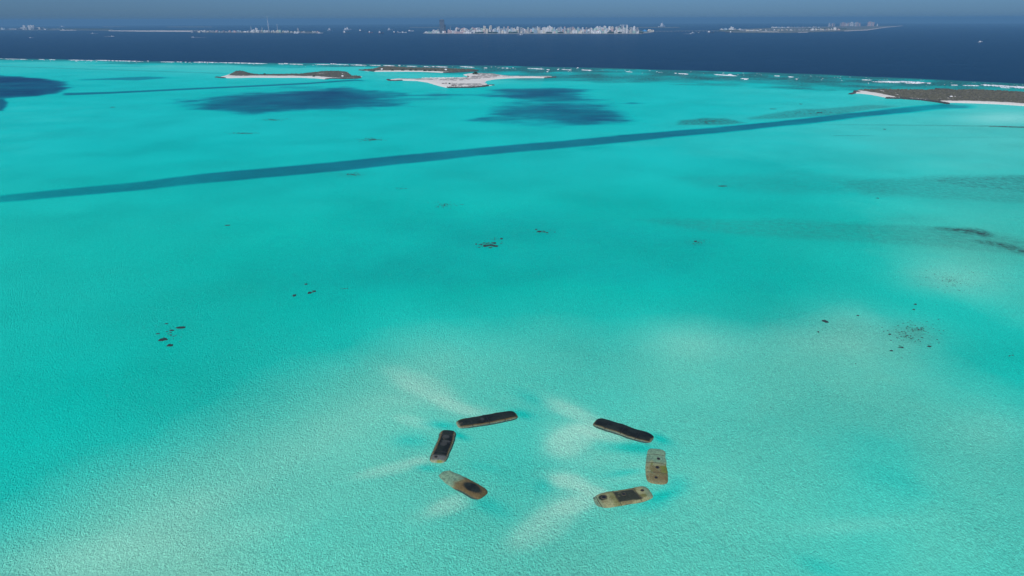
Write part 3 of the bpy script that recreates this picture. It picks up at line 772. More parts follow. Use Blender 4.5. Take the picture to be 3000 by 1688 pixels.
scrubm = simple_mat('scrub_leaves', (.086, .084, .052), .9, .2, .5)
scrubg = simple_mat('scrub_dry', (.23, .22, .19), .9, .2, .35)
greenm = simple_mat('bush_leaves', (.055, .085, .035), .9, .6, .4)
rockm = simple_mat('dark_rock', (.075, .072, .066), .9, .8, .4)
whitem = simple_mat('white_paint', (.78, .78, .76), .6)
roofm = simple_mat('grey_roof', (.35, .36, .36), .6)

def to_world(poly): return np.array([ground(*p)[:2] for p in poly])

def island(outline, scrub, label, greys=(), hills=(), crest=1.3, dx=1.6, dy=4.0, scrub_n=1500, scrub_h=(0.5, 1.5), tone=SCRUB, pale=.12):
    P = to_world(outline); S = [to_world(s) for s in scrub]; Gy = [to_world(s) for s in greys]
    x0, x1, y0, y1 = P[:, 0].min() - 8, P[:, 0].max() + 8, P[:, 1].min() - 12, P[:, 1].max() + 12
    gx, gy = np.meshgrid(np.arange(x0, x1, dx), np.arange(y0, y1, dy), indexing='ij')
    sd = sdist(gx, gy, P) + fbm(gx / 12, gy / 12, 2, 3) * 3
    z = -1.2 + (crest + 1.2) * sstep(-7, 9, sd) + fbm(gx / 18, gy / 25, 4, 4) * .7 * sstep(2, 14, sd)
    for (hx, hy, hh, hr, hr2) in hills:
        c = ground(hx, hy); z += hh * np.exp(-((gx - c[0]) / hr) ** 2 - ((gy - c[1]) / hr2) ** 2) * sstep(0, 6, sd) * (1 + fbm(gx / 6, gy / 6, 9, 3) * .5)
    zero = 1.2 / (crest + 1.2)
    tonea = np.broadcast_to(SAND, gx.shape + (3,)).copy()
    nz_ = fbm(gx / 9, gy / 30, 14, 5)
    sm = np.zeros_like(gx)
    for s in S: sm = np.maximum(sm, sstep(-2.5, 2.5, sdist(gx, gy, s) + nz_ * 14))
    sm *= 1 - sstep(.19, .30, nz_) * (1 if pale else 0)
    tonea = mixc(tonea, tone, sm)
    gm = np.zeros_like(gx)
    for s in Gy: gm = np.maximum(gm, sstep(-3, 3, sdist(gx, gy, s) + nz_ * 18) * sstep(.12, -.05, fbm(gx / 7, gy / 16, 44, 4)))
    tonea = mixc(tonea, GREYS, gm * .9)
    z = z + sag(gx, gy)
    V = np.stack([gx, gy, z], -1).reshape(-1, 3)
    ii = np.arange(gx.size).reshape(gx.shape)
    Q = np.stack([ii[:-1, :-1], ii[1:, :-1], ii[1:, 1:], ii[:-1, 1:]], -1).reshape(-1, 4)
    keep = (z - sag(gx, gy)).ravel()[Q].max(1) > -.6
    tn = np.concatenate([tonea.reshape(-1, 3), np.ones((gx.size, 1))], 1)
    o = mesh_obj('island', V, Q[keep], landm, smooth=True, attrs={'tone': tn})
    tag(o, label, kind='structure')
    zf = lambda x, y: z[int(np.clip((x - x0) / dx, 0, z.shape[0] - 1)), int(np.clip((y - y0) / dy, 0, z.shape[1] - 1))]
    smf = lambda x, y: (sm + gm * .4)[int(np.clip((x - x0) / dx, 0, z.shape[0] - 1)), int(np.clip((y - y0) / dy, 0, z.shape[1] - 1))]
    # low scrub as one mass
    Vs, Fs = [], []; tries = 0; made = 0
    while made < scrub_n and tries < scrub_n * 12:
        tries += 1
        x, y = rnd.uniform(x0, x1), rnd.uniform(y0, y1)
        if smf(x, y) < rnd.random() or zf(x, y) - float(sag(x, y)) < .4: continue
        hh = rnd.uniform(*scrub_h); r = hh * rnd.uniform(.8, 1.5); zb = zf(x, y) - .15; b3 = len(Vs)
        for k in range(5):
            a = 1.2566 * k + rnd.random()
            Vs.append((x + r * math.cos(a), y + r * math.sin(a), zb)); 
        for k in range(5):
            a = 1.2566 * k + rnd.random()
            Vs.append((x + .75 * r * math.cos(a), y + .75 * r * math.sin(a), zb + hh * rnd.uniform(.5, .8)))
        Vs.append((x + rnd.uniform(-.2, .2), y, zb + hh))
        for k in range(5):
            k2 = (k + 1) % 5
            Fs += [(b3 + k, b3 + k2, b3 + 5 + k2, b3 + 5 + k), (b3 + 5 + k, b3 + 5 + k2, b3 + 10)]
        made += 1
    return zf, Vs, Fs

I1 = [(636,227.5),(655,223),(674,219),(700,216.5),(728,218),(775,219),(880,217),(949,209.5),(996,209.5),(1019,212),(1022,216.5),(1034,222.5),(1062,224),(1056,229),(1010,231.7),(973,230.2),(956,232.7),(926,230),(880,228),(810,228),(740,227.6),(668,229.4)]
z1, v1, f1 = island(I1, [[(690,217),(728,218),(775,219.5),(880,217.5),(949,210),(996,210),(1017,212.5),(1031,222.6),(1055,225),(1052,229),(1008,231),(975,229),(930,225.2),(860,223.8),(760,223.4),(700,224),(670,224)]],
    'long low scrub-covered island with a white beach, left of the lagoon', hills=((706,219,6.5,17,22),(690,221,3.0,12,20)), scrub_n=2600)
tag(mesh_obj('scrub', v1, f1, scrubm), 'grey-green scrub over the long left island', kind='stuff')
I2 = [(1054,205.6),(1068,208),(1097,210.5),(1125,210.3),(1179,210.3),(1237,210.8),(1274,212.4),(1301,213.8),(1337,212.3),(1388,209.4),(1398,207.2),(1388,204.4),(1323,202.6),(1265,201),(1222,200.4),(1179,198.4),(1136,196.3),(1112,197.5),(1100,201),(1079,204.6)]
z2, v2, f2 = island(I2, [[(1060,205.8),(1097,209.4),(1110,208.3),(1179,207.6),(1237,208.4),(1274,210),(1301,212),(1337,211.6),(1388,208.8),(1396,207),(1388,204.8),(1323,203),(1265,201.3),(1222,200.8),(1179,198.8),(1136,196.7),(1112,198.4),(1079,205)]],
    'flat green-grey island farthest back in the lagoon, just behind the surf', scrub_n=2600, scrub_h=(.8, 2.2), dy=6)
tag(mesh_obj('scrub', v2, f2, scrubm), 'grey-green scrub on the farthest lagoon island', kind='stuff')
I3 = [(1138,234),(1144,237.2),(1178,236),(1221,237.4),(1251,242),(1281,251),(1310,258),(1342,257.4),(1382,257.2),(1413,254.8),(1430,252),(1447,250.4),(1430,248.6),(1421,242),(1427,236.6),(1453,232.6),(1493,229.6),(1544,228.8),(1600,229.2),(1627,226.8),(1614,223.4),(1574,224.6),(1503,223.8),(1473,221),(1443,216.4),(1392,215),(1374,216),(1356,219),(1370,225),(1358,229.2),(1302,230.4),(1233,231.4),(1160,231.4)]
z3, v3, f3 = island(I3, [[(1384,217.2),(1440,217.5),(1446,219),(1410,220.5),(1385,219.5)]],
    'bright white sandy island with grey scrub, in the middle of the lagoon',
    greys=([(1385,217),(1443,217.5),(1473,222),(1503,225.2),(1480,227),(1430,230),(1390,233),(1340,239),(1290,238),(1250,236),(1165,233.5),(1160,232),(1300,231.5),(1365,228),(1400,223)],
           [(1322,246),(1345,247),(1400,246.5),(1420,249),(1415,253),(1380,256),(1335,256),(1325,251)],[(1560,225.5),(1600,224.8),(1620,226),(1590,227.5)],[(1500,224.8),(1560,225.4),(1560,226.8),(1500,226.6)]),
    crest=1.5, scrub_n=1500, scrub_h=(.25, .8), tone=DRYS)
tag(mesh_obj('scrub', v3, f3, scrubg), 'dry grey scrub over the white middle island', kind='stuff')
I4 = [(2490,276.5),(2516,274),(2551,278),(2593,286.2),(2625,289.2),(2637,290),(2702,294),(2742,298),(2763,301.5),(2803,301.6),(2863,303.6),(2924,306),(3000,311),(3160,322),(3300,318),(3300,290),(3160,279),(3000,272),(2924,266.8),(2863,264.2),(2783,263.8),(2702,264.8),(2621,263.4),(2540,263),(2516,264),(2502,269)]
z4, v4, f4 = island(I4, [[(2512,266),(2530,269),(2562,273.6),(2592,279.6),(2625,285.4),(2640,288.6),(2700,291.6),(2745,297.4),(2800,297.8),(2863,299),(2924,301),(3000,306),(3160,317),(3290,314),(3290,292),(3160,280),(3000,272.6),(2924,267.4),(2863,264.8),(2783,264.4),(2702,265.4),(2621,264),(2540,263.6),(2516,264.6)]],
    'large flat dark scrub island with a thin white beach, right edge', scrub_n=5000, scrub_h=(.6, 1.6), crest=1.4)
tag(mesh_obj('scrub', v4, f4, scrubm), 'dense dark scrub over the large right island', kind='stuff')

def bush(px, py, size, label, hgt=None):
    c = ground(px, py); hgt = hgt or size * .8
    Vs, Fs = [], []
    for _ in range(90):
        a, el_, r = rnd.uniform(0, 6.283), rnd.uniform(0, 1.5), rnd.uniform(.6, 1.0)
        p = Vector((math.cos(a) * math.cos(el_) * size * r, math.sin(a) * math.cos(el_) * size * r, .4 + math.sin(el_) * hgt * r))
        q = Vector((rnd.uniform(-1, 1), rnd.uniform(-1, 1), rnd.uniform(-1, 1))).normalized() * size * .28
        w_ = q.cross(Vector((0.3, 0.2, 1))).normalized() * size * .26
        b3 = len(Vs); Vs += [tuple(p - q), tuple(p + w_), tuple(p + q), tuple(p - w_)]; Fs.append((b3, b3 + 1, b3 + 2, b3 + 3))
    root = empty('bush', (c[0], c[1], c[2] + 1.0))
    mesh_obj('foliage', Vs, Fs, greenm, root)
    MB().cyl(0, 0, -.6, hgt * .6, .25, .12).build('stem', [rockm], root)
    tag(root, label, 'bush')
bush(1393,219.5,6.0,'rounded dark green bush at the back of the white middle island', 5)
bush(920,226.5,3.2,'small dark bush in the middle of the long left island', 3)
bush(776,220.5,3.5,'dark bush on the narrow neck of the long left island', 2.6)
bush(1317,248.8,2.4,'small dark bush on the front sand of the middle island', 2.4)
bush(1371,226.8,2.4,'small dark bush beside the bay of the middle island', 2.2)
for x, lb in ((1150,'leftmost dark bush on the beach of the farthest island'),(1180,'second dark bush from the left on the farthest island beach'),(1203,'dark bush in the centre of the farthest island beach'),
              (1218,'dark bush just right of the centre of the farthest island beach'),(1245,'fifth dark bush from the left on the farthest island beach'),(1259,'sixth dark bush from the left on the farthest island beach'),(1276,'rightmost dark bush on the beach of the farthest island')):
    bush(x, 208.6 if x < 1240 else 210, 4.2, lb, 3.0)

def breakwater(pts, wid, hgt, label, seed=0, size=(.5, 1.1)):
    W_ = np.array([ground(*p) for p in pts])
    Vs, Fs = [], []; r2 = random.Random(seed)
    for i in range(len(W_) - 1):
        a, b3 = W_[i], W_[i + 1]; L = float(np.linalg.norm((b3 - a)[:2])); nrm = np.array([-(b3 - a)[1], (b3 - a)[0]]) / max(L, .01)
        for _ in range(int(L * wid * 1.1) + 3):
            t, w_ = r2.random(), r2.uniform(-1, 1)
            c = a + (b3 - a) * t; x, y = c[0] + nrm[0] * w_ * wid / 2, c[1] + nrm[1] * w_ * wid / 2
            z = c[2] + hgt * (1 - abs(w_)) ** .7 - .2; s_ = r2.uniform(*size); k0 = len(Vs)
            for k in range(8):
                Vs.append((x + s_ * (1 if k & 1 else -1) * r2.uniform(.6, 1), y + s_ * (1 if k & 2 else -1) * r2.uniform(.6, 1), z + s_ * (1 if k & 4 else -1) * r2.uniform(.5, .9)))
            Fs += [tuple(k0 + q for q in f) for f in ((0, 2, 3, 1), (4, 5, 7, 6), (0, 1, 5, 4), (2, 6, 7, 3), (0, 4, 6, 2), (1, 3, 7, 5))]
    root = empty('breakwater', tuple(W_[0]))
    V0 = np.array(Vs) - W_[0]
    o = mesh_obj('rocks', V0.tolist(), Fs, rockm, root); o['kind'] = 'stuff'
    tag(root, label, 'breakwater')
breakwater([(634,227),(650,228.5),(658,229.2)], 7, 1.6, 'dark rock heap at the left tip of the long left island', 1)
breakwater([(955,232.6),(972,230.4)], 5, 1.2, 'short dark rock groyne at the end of the left beach', 2)
breakwater([(973,230.6),(1008,231.8),(1040,230.8),(1056,229.3)], 6, 1.6, 'curved dark rock bank round the right end of the left island', 3)
breakwater([(1054,205.8),(1068,207.2),(1080,208),(1097,210)], 8, 1.2, 'dark rock spit at the left tip of the farthest island', 4, (.7, 1.3))
breakwater([(1300,213.8),(1337,212.3),(1388,209.4),(1398,207)], 9, 1.6, 'dark rock bank round the right end of the farthest island', 5, (.7, 1.3))
breakwater([(1137,233.6),(1143,237),(1160,237),(1178,236)], 7, 1.3, 'dark rock spit at the left tip of the white middle island', 6)
breakwater([(1310,258.3),(1342,257.9),(1382,257.6),(1413,255.2),(1430,252.2)], 4.5, 2.3, 'long dark rock wall along the front of the white middle island', 7)
breakwater([(1424,250.8),(1448,250.2)], 3.5, 1.4, 'short dark groyne jutting right from the middle island front', 8)
breakwater([(1596,229.6),(1603,229),(1620,227.5),(1628,226.5)], 6, 1.6, 'dark rock tip at the right end of the middle island', 9)
breakwater([(2490,276.8),(2505,273.2)], 5, 1.8, 'dark rock groyne at the left tip of the right island', 10)
breakwater([(2502,268.8),(2512,271),(2518,272.5)], 5, 2.0, 'dark rock heap just above the left tip of the right island', 11)
breakwater([(2592,289),(2640,290),(2700,294.3),(2745,300),(2778,305.6)], 4.5, 2.2, 'long curved dark rock revetment before the right island', 12)
breakwater([(2740,262.2),(2780,264)], 5, 1.8, 'dark rock jetty on the seaward side of the right island', 13, (.8, 1.4))
breakwater([(2895,370.3),(2950,372),(3120,376)], 1.6, .5, 'thin low dark rock line in the shallows at the right edge', 14, (.3, .6))

# heaped white sand ridge along the bay of the middle island
Vs, Fs = [], []
for k in range(34):
    px = 1238 + k * 3.9; c = ground(px, 230.3 - (px - 1238) * .014); b3 = len(Vs); r = rnd.uniform(1.6, 2.6); hh = rnd.uniform(1.6, 2.8)
    Vs.append((c[0], c[1], c[2] + hh))
    for i in range(8): Vs.append((c[0] + r * 1.4 * math.cos(i * .785), c[1] + r * 2 * math.sin(i * .785), c[2] - .3))
    Fs += [(b3, b3 + 1 + i, b3 + 1 + (i + 1) % 8) for i in range(8)]
tag(mesh_obj('sandbag_bank', Vs, Fs, simple_mat('white_bags', (.66, .63, .57), .9, .5, .15)), 'row of white sandbags heaped along the bay of the middle island', 'sandbag bank')
debrism = simple_mat('rusty_debris', (.10, .055, .045), .9, .6, .4)
for (px, py, w_, d_, lb) in ((1302,247,9,7,'dark brown debris pile on the left of the front beach'),(1331,253.6,9,6,'reddish-brown debris pile near the front rock wall')):
    c = ground(px, py); m_ = MB()
    for _ in range(14):
        x, y, s_ = rnd.uniform(-w_ / 2, w_ / 2), rnd.uniform(-d_, d_), rnd.uniform(.5, 1.3); m_.box(x - s_, x + s_, y - s_, y + s_, 0, s_ * .9)
    root = empty('debris_pile', (c[0], c[1], c[2] + 1.1))
    m_.build('debris', [debrism], root)['kind'] = 'stuff'
    tag(root, lb, 'debris')

def hut(px, py, w_, label, zoff=1.3):
    c = ground(px, py); root = empty('hut', (c[0], c[1], c[2] + zoff))
    MB().box(-w_ / 2, w_ / 2, -w_ / 2, w_ / 2, 0, w_ * .6).build('wall', [whitem], root)
    r_ = w_ * .62; m_ = MB()
    m_.loft([[(-r_, -r_, w_ * .6), (r_, -r_, w_ * .6), (r_, r_, w_ * .6), (-r_, r_, w_ * .6)], [(-r_, -.1, w_), (r_, -.1, w_), (r_, .1, w_), (-r_, .1, w_)]])
    m_.build('roof', [whitem], root)
    MB().box(-w_ * .12, w_ * .12, -w_ / 2 - .06, -w_ / 2 - .01, 0, w_ * .42).build('door', [roofm], root)
    tag(root, label, 'hut')
hut(1306.5, 209, 4.2, 'small white hut near the right end of the farthest island')
hut(1119, 206.8, 3.6, 'small white hut on the left part of the farthest island')
hut(1004, 227.4, 3.4, 'small white hut amid scrub on the long left island')
hut(2785, 288.5, 2.6, 'tiny pale hut in the middle of the dark right island')

# ==================================================================== BOATS AND SHIPS
hullw = simple_mat('white_hull', (.75, .76, .76), .5); hulld = simple_mat('dark_hull', (.05, .05, .07), .5); hullr = simple_mat('red_hull', (.30, .10, .08), .6)
deckm = simple_mat('pale_deck', (.55, .55, .5), .7); glassm = simple_mat('cabin_glass', (.03, .04, .06), .2)
def boat(px, py, L, label, hull=None, rz=0.0, wake=0, cabin_at=-.2, tall=1.0):
    c = ground(px, py); root = empty('boat' if L < 45 else 'cargo_ship', (c[0], c[1], c[2]), rz)
    W_ = L * .2; Hh = L * .09
    rings = []
    for t, wf, up in ((-.5, .7, 0), (-.3, 1, 0), (.1, 1, 0), (.34, .7, .15), (.5, .06, .5)):
        x = t * L; w_ = W_ / 2 * wf
        rings.append([(x, -w_ * .6, -.5), (x, w_ * .6, -.5), (x, w_, Hh * (1 + up)), (x, -w_, Hh * (1 + up))])
    MB().loft(rings).build('hull', [hull or hullw], root)
    m_ = MB(); x0, x1 = (cabin_at - .14) * L, (cabin_at + .14) * L
    m_.box(x0, x1, -W_ * .36, W_ * .36, Hh, Hh + L * .10 * tall); m_.box(x0 + L * .03, x1 - L * .05, -W_ * .28, W_ * .28, Hh + L * .10 * tall, Hh + L * .17 * tall)
    cb = m_.build('cabin', [hullw], root)
    MB().box(x1 - L * .052, x1 - L * .046, -W_ * .26, W_ * .26, Hh + L * .12 * tall, Hh + L * .15 * tall).build('window', [glassm], cb)
    MB().cyl(cabin_at * L, 0, Hh + L * .17 * tall, Hh + L * .3 * tall, L * .008, L * .004, 6).build('mast', [hullw], root)
    if wake:
        Vw, Fw = [], []
        for i in range(9):
            t = i / 8; x = -L * .45 - wake * t; w_ = (W_ * .45 + wake * .035 * t) * (1 - t * .6)
            Vw += [(x, -w_, .15), (x, 0, .35 + .4 * (1 - t)), (x, w_, .15)]
        for i in range(8):
            for j in range(2): q = i * 3 + j; Fw.append((q, q + 1, q + 4, q + 3))
        mesh_obj('wake', Vw, Fw, foam, root, smooth=True)
    tag(root, label, 'boat' if L < 45 else 'ship')
for a in ((88,111,16,'small white speedboat alone on the blue sea at the far left',None,2.9,26),(270,98.4,26,'white launch before the left harbour, trailing a wake to the right',None,3.14,45),
          (330,107.2,24,'pale launch off the long white sand spit, wake to its left',None,0.1,60),(564,109.6,20,'white speedboat trailing a long wake to the right, under the sand spit',None,3.1,90),
          (1526,102.6,28,'white ferry in front of the tall city skyline',None,0.0,20),(2024,99.2,20,'white speedboat with a wake to its left near the bridge',None,0.0,50),
          (2030,96.9,30,'pale launch just behind the speedboat by the bridge',None,0.2,0),(2048,96.8,26,'small dark-hulled launch right of the bridge',hulld,0.1,0),
          (2873,123.5,24,'faint lone white boat far right on the open sea',None,0.3,12)):
    boat(*a)
for a in ((1117,98,58,'large red-hulled cargo ship with a tall white bridge, left of the dark tower',hullr,0.9,0,-.3,1.6),(1015,97.2,62,'dark-hulled freighter with white stern cabin, among the anchored ships',hulld,0.15,0,-.32,1.2),
          (1159,96.4,48,'dark freighter with pale yellowish cabin, nearest left of the city',hulld,0.2,0,-.3,1.2),(1085,96.2,46,'dark-hulled ship with orange-white cabin, left of the red-hulled ship',hullr,0.3,0,-.2,1.3),
          (2083,96.6,60,'dark cargo ship with raised bow and stern, off the right-hand island',hulld,0.0,0,-.35,1.0),(2134,96.4,50,'smaller dark cargo ship close to the right-hand shore',hulld,3.0,0,-.35,.9),
          (1060,92,60,'distant small ship left of the red-hulled cargo ship',hulld,0.2,0,-.3,1.2),(967,90,70,'distant white ship at the left of the anchorage',None,0.8,0,-.1,1.8),
          (1015,89,72,'left one of two distant white ships side by side',None,0.5,0,-.2,1.5),(1021,87.3,80,'right one of two distant white ships side by side',None,0.6,0,-.2,1.6),
          (1143,89,70,'distant white ship behind and right of the red-hulled one',None,0.7,0,-.2,1.5),(1204,91.5,60,'long pale ship just left of the city island',None,0.1,0,-.3,.8),
          (1939,79.5,150,'far white ship near the horizon right of the city',None,0.6,0,0,1.8),(182,79.6,110,'faint ship near the horizon at the far left',None,0.3,0,0,1.2),
          (1184,96,50,'low pale barge close to the left of the city island',None,0.0,0,-.3,.7),(1168,96,40,'small white vessel beside the dark freighter',None,0.3,0,-.2,1.1),
          (938,98,46,'pale low vessel at the end of the left pier',None,0.0,0,-.2,.9)):
    boat(*a[:7], cabin_at=a[7], tall=a[8])

# ==================================================================== FAR SHORES
def mpp(px, py):                      # metres covered by one photo pixel sideways, at that spot
    return float(np.linalg.norm(ground(px + .5, py) - ground(px - .5, py)))
farland = simple_mat('far_ground', (.13, .14, .11), .95, .02, .3); farsand = simple_mat('far_sand', (.62, .58, .5), .95, .02, .15); fartree = simple_mat('far_trees', (.06, .085, .05), .95, .03, .4)
quaym = simple_mat('quay', (.26, .27, .25), .9, .03, .2); brownm = simple_mat('container_yard', (.20, .13, .10), .9, .05, .4)
def flat_land(poly, name, label, mat, hgt=2.5):
    W_ = [ground(*p) for p in poly]; n_ = len(W_)
    m_ = MB(); m_.loft([[(p[0], p[1], p[2] - 6) for p in W_], [(p[0], p[1], p[2] + hgt) for p in W_]])
    o = m_.build(name, [mat]); tag(o, label, kind='structure'); return o
flat_land([(-300,88.6),(0,88.6),(120,89),(220,89),(330,90.4),(330,87),(200,86),(100,84.5),(0,84.5),(-300,84)], 'far_island', 'low built-up island on the far left horizon', farland)
flat_land([(318,91.2),(420,92.6),(560,93.4),(600,93),(602,90.6),(480,90.2),(318,90.2)], 'far_sandbank', 'long bright white sand flat across the water at the left', farsand, 3)
flat_land([(176,89.6),(222,89.6),(222,88.9),(176,88.9)], 'far_beach', 'short white beach on the far left island', farsand, 3.2)
flat_land([(575,94.8),(640,96.2),(740,96.8),(880,97.6),(940,97.6),(938,94.5),(840,92.4),(740,92),(640,92.2),(575,92.8)], 'far_island', 'low industrial island with masts, left of the anchored ships', farland)
flat_land([(1238,98.4),(1262,99.2),(1500,99.7),(1700,99.8),(1880,99.6),(1900,98),(1918,94),(1905,92),(1700,91),(1400,91),(1290,92),(1245,96)], 'city_island', 'low island wholly covered by the white city', quaym)
flat_land([(2105,92),(2150,95.6),(2240,96.2),(2333,96.2),(2473,91.8),(2543,88.8),(2589,81.8),(2645,76),(2560,76.4),(2450,77.8),(2300,81),(2200,85),(2120,88)], 'far_island', 'large low island curving away to faint towers at the right', farland, 2.5)
for (q, lb) in (([(2217,94.2),(2282,95.4),(2282,94.4),(2240,93.2)], 'left pale strip of bare sand on the right-hand island'), ([(2338,96.4),(2367,95.6),(2367,94.9),(2338,95.6)], 'right pale strip of sand at the shore of the right-hand island'),
                ([(2473,92.3),(2543,89.2),(2589,82.2),(2645,76.4),(2645,75.8),(2586,81.2),(2540,88.2),(2473,91.2)], 'pale curved shoreline tailing off at the right')):
    flat_land(q, 'far_beach', lb, farsand, 3.4)
flat_land([(300,79.4),(350,79.4),(380,79),(350,78),(300,78.2)], 'far_island', 'faint island behind the left sand flat', farland, 5)
flat_land([(490,80),(620,80),(620,78.6),(490,78.8)], 'far_island', 'faint low island far behind the industrial one', farland, 5)
flat_land([(1200,81.5),(1290,81.3),(1290,80.4),(1200,80.4)], 'far_island', 'faint low island behind the dark tower', farland, 4)
flat_land([(1800,82),(1990,81.5),(1990,80.2),(1800,80.4)], 'far_island', 'faint low island behind the right end of the city', farland, 4)

BCOL = {'white': (.82, .82, .80), 'grey': (.40, .41, .42), 'cream': (.74, .68, .55), 'pinkish': (.66, .48, .44), 'pale green': (.46, .66, .56), 'pale blue': (.45, .60, .70), 'dark glass': (.07, .09, .13)}
BMAT = {k: simple_mat('wall_' + k.replace(' ', '_'), c, .8, .08, .10) for k, c in BCOL.items()}
winm = simple_mat('window_dark', (.06, .08, .10), .3); tankm = simple_mat('roof_tank', (.20, .22, .24), .7)
QUEUE = []
def building(px, py, wpx, hpx, colour, label, group, name='building', deep=None, rz=None):
    QUEUE.append((wpx * hpx * (1 if group else 50), (px, py, wpx, hpx, colour, label, group, name, deep, rz)))
def build_one(px, py, wpx, hpx, colour, label, group, name, deep, rz, merged=None):
    k = mpp(px, py); c = ground(px, py); w_, h_ = wpx * k, hpx * k; d_ = deep or w_ * rnd.uniform(.8, 1.3)
    m_ = MB(); st = max(2, min(int(h_ / 6), 9)); fh = h_ / st
    m_.box(-w_ / 2, w_ / 2, -d_ / 2, d_ / 2, -3, h_, 0)
    style = rnd.random()
    for i in range(st):                       # window bands set proud of the wall by their reveals
        z0, z1 = i * fh + fh * .38, i * fh + fh * .78
        if style < .5:
            m_.box(-w_ * .42, w_ * .42, -d_ / 2 - .25, -d_ / 2 - .02, z0, z1, 1)
        else:
            for xx in (-.3, 0, .3): m_.box((xx - .09) * w_, (xx + .09) * w_, -d_ / 2 - .25, -d_ / 2 - .02, z0, z1, 1)
        m_.box(-w_ / 2 - .25, -w_ / 2 - .02, -d_ * .3, d_ * .3, z0, z1, 1); m_.box(w_ / 2 + .02, w_ / 2 + .25, -d_ * .3, d_ * .3, z0, z1, 1)
    tx = rnd.uniform(-.25, .25) * w_; m_.box(tx - w_ * .18, tx + w_ * .18, -d_ * .2, d_ * .2, h_, h_ + rnd.uniform(2, 6), 0)
    m_.box(-w_ * .4, -w_ * .2, d_ * .1, d_ * .3, h_, h_ + 2.4, 2)
    ang = rnd.uniform(-.35, .35) if rz is None else rz
    if merged is not None:
        ca_, sa_ = math.cos(ang), math.sin(ang); b0_ = len(merged.v)
        merged.v += [(c[0] + x * ca_ - y * sa_, c[1] + x * sa_ + y * ca_, c[2] + 2 + z) for x, y, z in m_.v]
        merged.f += [tuple(b0_ + i for i in f) for f in m_.f]
        merged.m += [(MIDX[colour], len(BCOL), len(BCOL) + 1)[q] for q in m_.m]
        return
    o = m_.build(name, [BMAT[colour], winm, tankm], loc=(c[0], c[1], c[2] + 2.0)); o.rotation_euler[2] = ang
    tag(o, label, 'building', group); return o

# the dark skyscraper
k = mpp(1295, 98); c = ground(1296, 97.6)
root = empty('skyscraper', (c[0], c[1], c[2] + 2))
glassd = simple_mat('tower_glass', (.035, .045, .065), .35, .05, .25)
w_ = 13.0 * k
MB().box(-w_ / 2, w_ / 2, -18, 18, 0, 35.5 * k).build('main_slab', [glassd], root)
MB().box(w_ / 2 + .1, w_ / 2 + 3.2 * k, -14, 16, 0, 22 * k).build('lower_wing', [glassd], root)
MB().box(-w_ * .32, w_ * .3, -10, 10, 35.5 * k, 36.8 * k).build('roof_plant', [tankm], root)
for i in range(10):
    z0 = (2 + i * 3.3) * k; MB().box(-w_ / 2 - .4, w_ / 2 + .05, -18.5, -18.02, z0, z0 + .9 * k).build('floor_band', [tankm], root)
MB().box(w_ * .06, w_ * .42, -24, -19, 0, 5.5 * k).build('podium', [BMAT['white']], root)
tag(root, 'very tall dark glass skyscraper with a lower wing, left end of the city', 'skyscraper')

POS = ((1300, 1366, 'above the long pinkish waterfront hall'), (1366, 1398, 'around the green-glass office block'), (1398, 1436, 'beside the cream gabled tower'),
       (1436, 1475, 'right of the cream gabled tower'), (1475, 1512, 'left of the broad dark blue block'), (1512, 1548, 'around the broad dark blue block'), (1548, 1590, 'near the broad mint green block'),
       (1590, 1628, 'near the bright white middle tower'), (1628, 1660, 'right of the bright white middle tower'), (1660, 1692, 'left of the low cream hall'), (1692, 1722, 'behind the low cream hall'),
       (1722, 1762, 'behind the long low white hall'), (1762, 1790, 'beside the white stepped tower'), (1790, 1816, 'left of the crane'), (1816, 1845, 'under the crane'), (1845, 1900, 'beside the pair of towers standing apart'))
def place_name(x):
    for a_, b3, nme in POS:
        if a_ <= x < b3: return nme
    return 'beside the pair of towers standing apart'
heights = lambda x: float(np.interp(x, [1315, 1345, 1370, 1450, 1560, 1700, 1780, 1850, 1872], [9, 13, 10, 12.5, 13.5, 12.5, 13.5, 12.5, 9]))
cols_w = ['white'] * 9 + ['grey'] * 5 + ['cream'] * 4 + ['pinkish'] * 3 + ['pale green'] * 3 + ['pale blue'] * 3 + ['dark glass'] * 2
for row, (py, hf, step) in enumerate(((98.6, .62, 6.0), (97.2, .92, 5.8), (95.6, 1.08, 6.4))):
    x = 1335 + row * 1.7
    while x < 1870:
        w_ = rnd.uniform(3.6, 7.6) * (.9 if row else 1.0)
        colr = rnd.choice(cols_w)
        hh = heights(x) * .93 * hf * rnd.uniform(.62, 1.22) * (1.18 if rnd.random() < .10 else 1)
        gap = rnd.random() < (.35 if row == 0 else .08)
        if not gap:
            tw = 'tall' if hh > 12 else ('low' if hh < 7.5 else 'mid-height')
            rw = ('waterfront', 'second-row', 'rear')[row]
            lb = f'{tw} {colr} {rw} block {place_name(x)}'
            building(x, py, w_, hh, colr, lb, lb.replace('block', 'blocks'))
        x += w_ * rnd.uniform(.85, 1.15) + (step - 5.4)
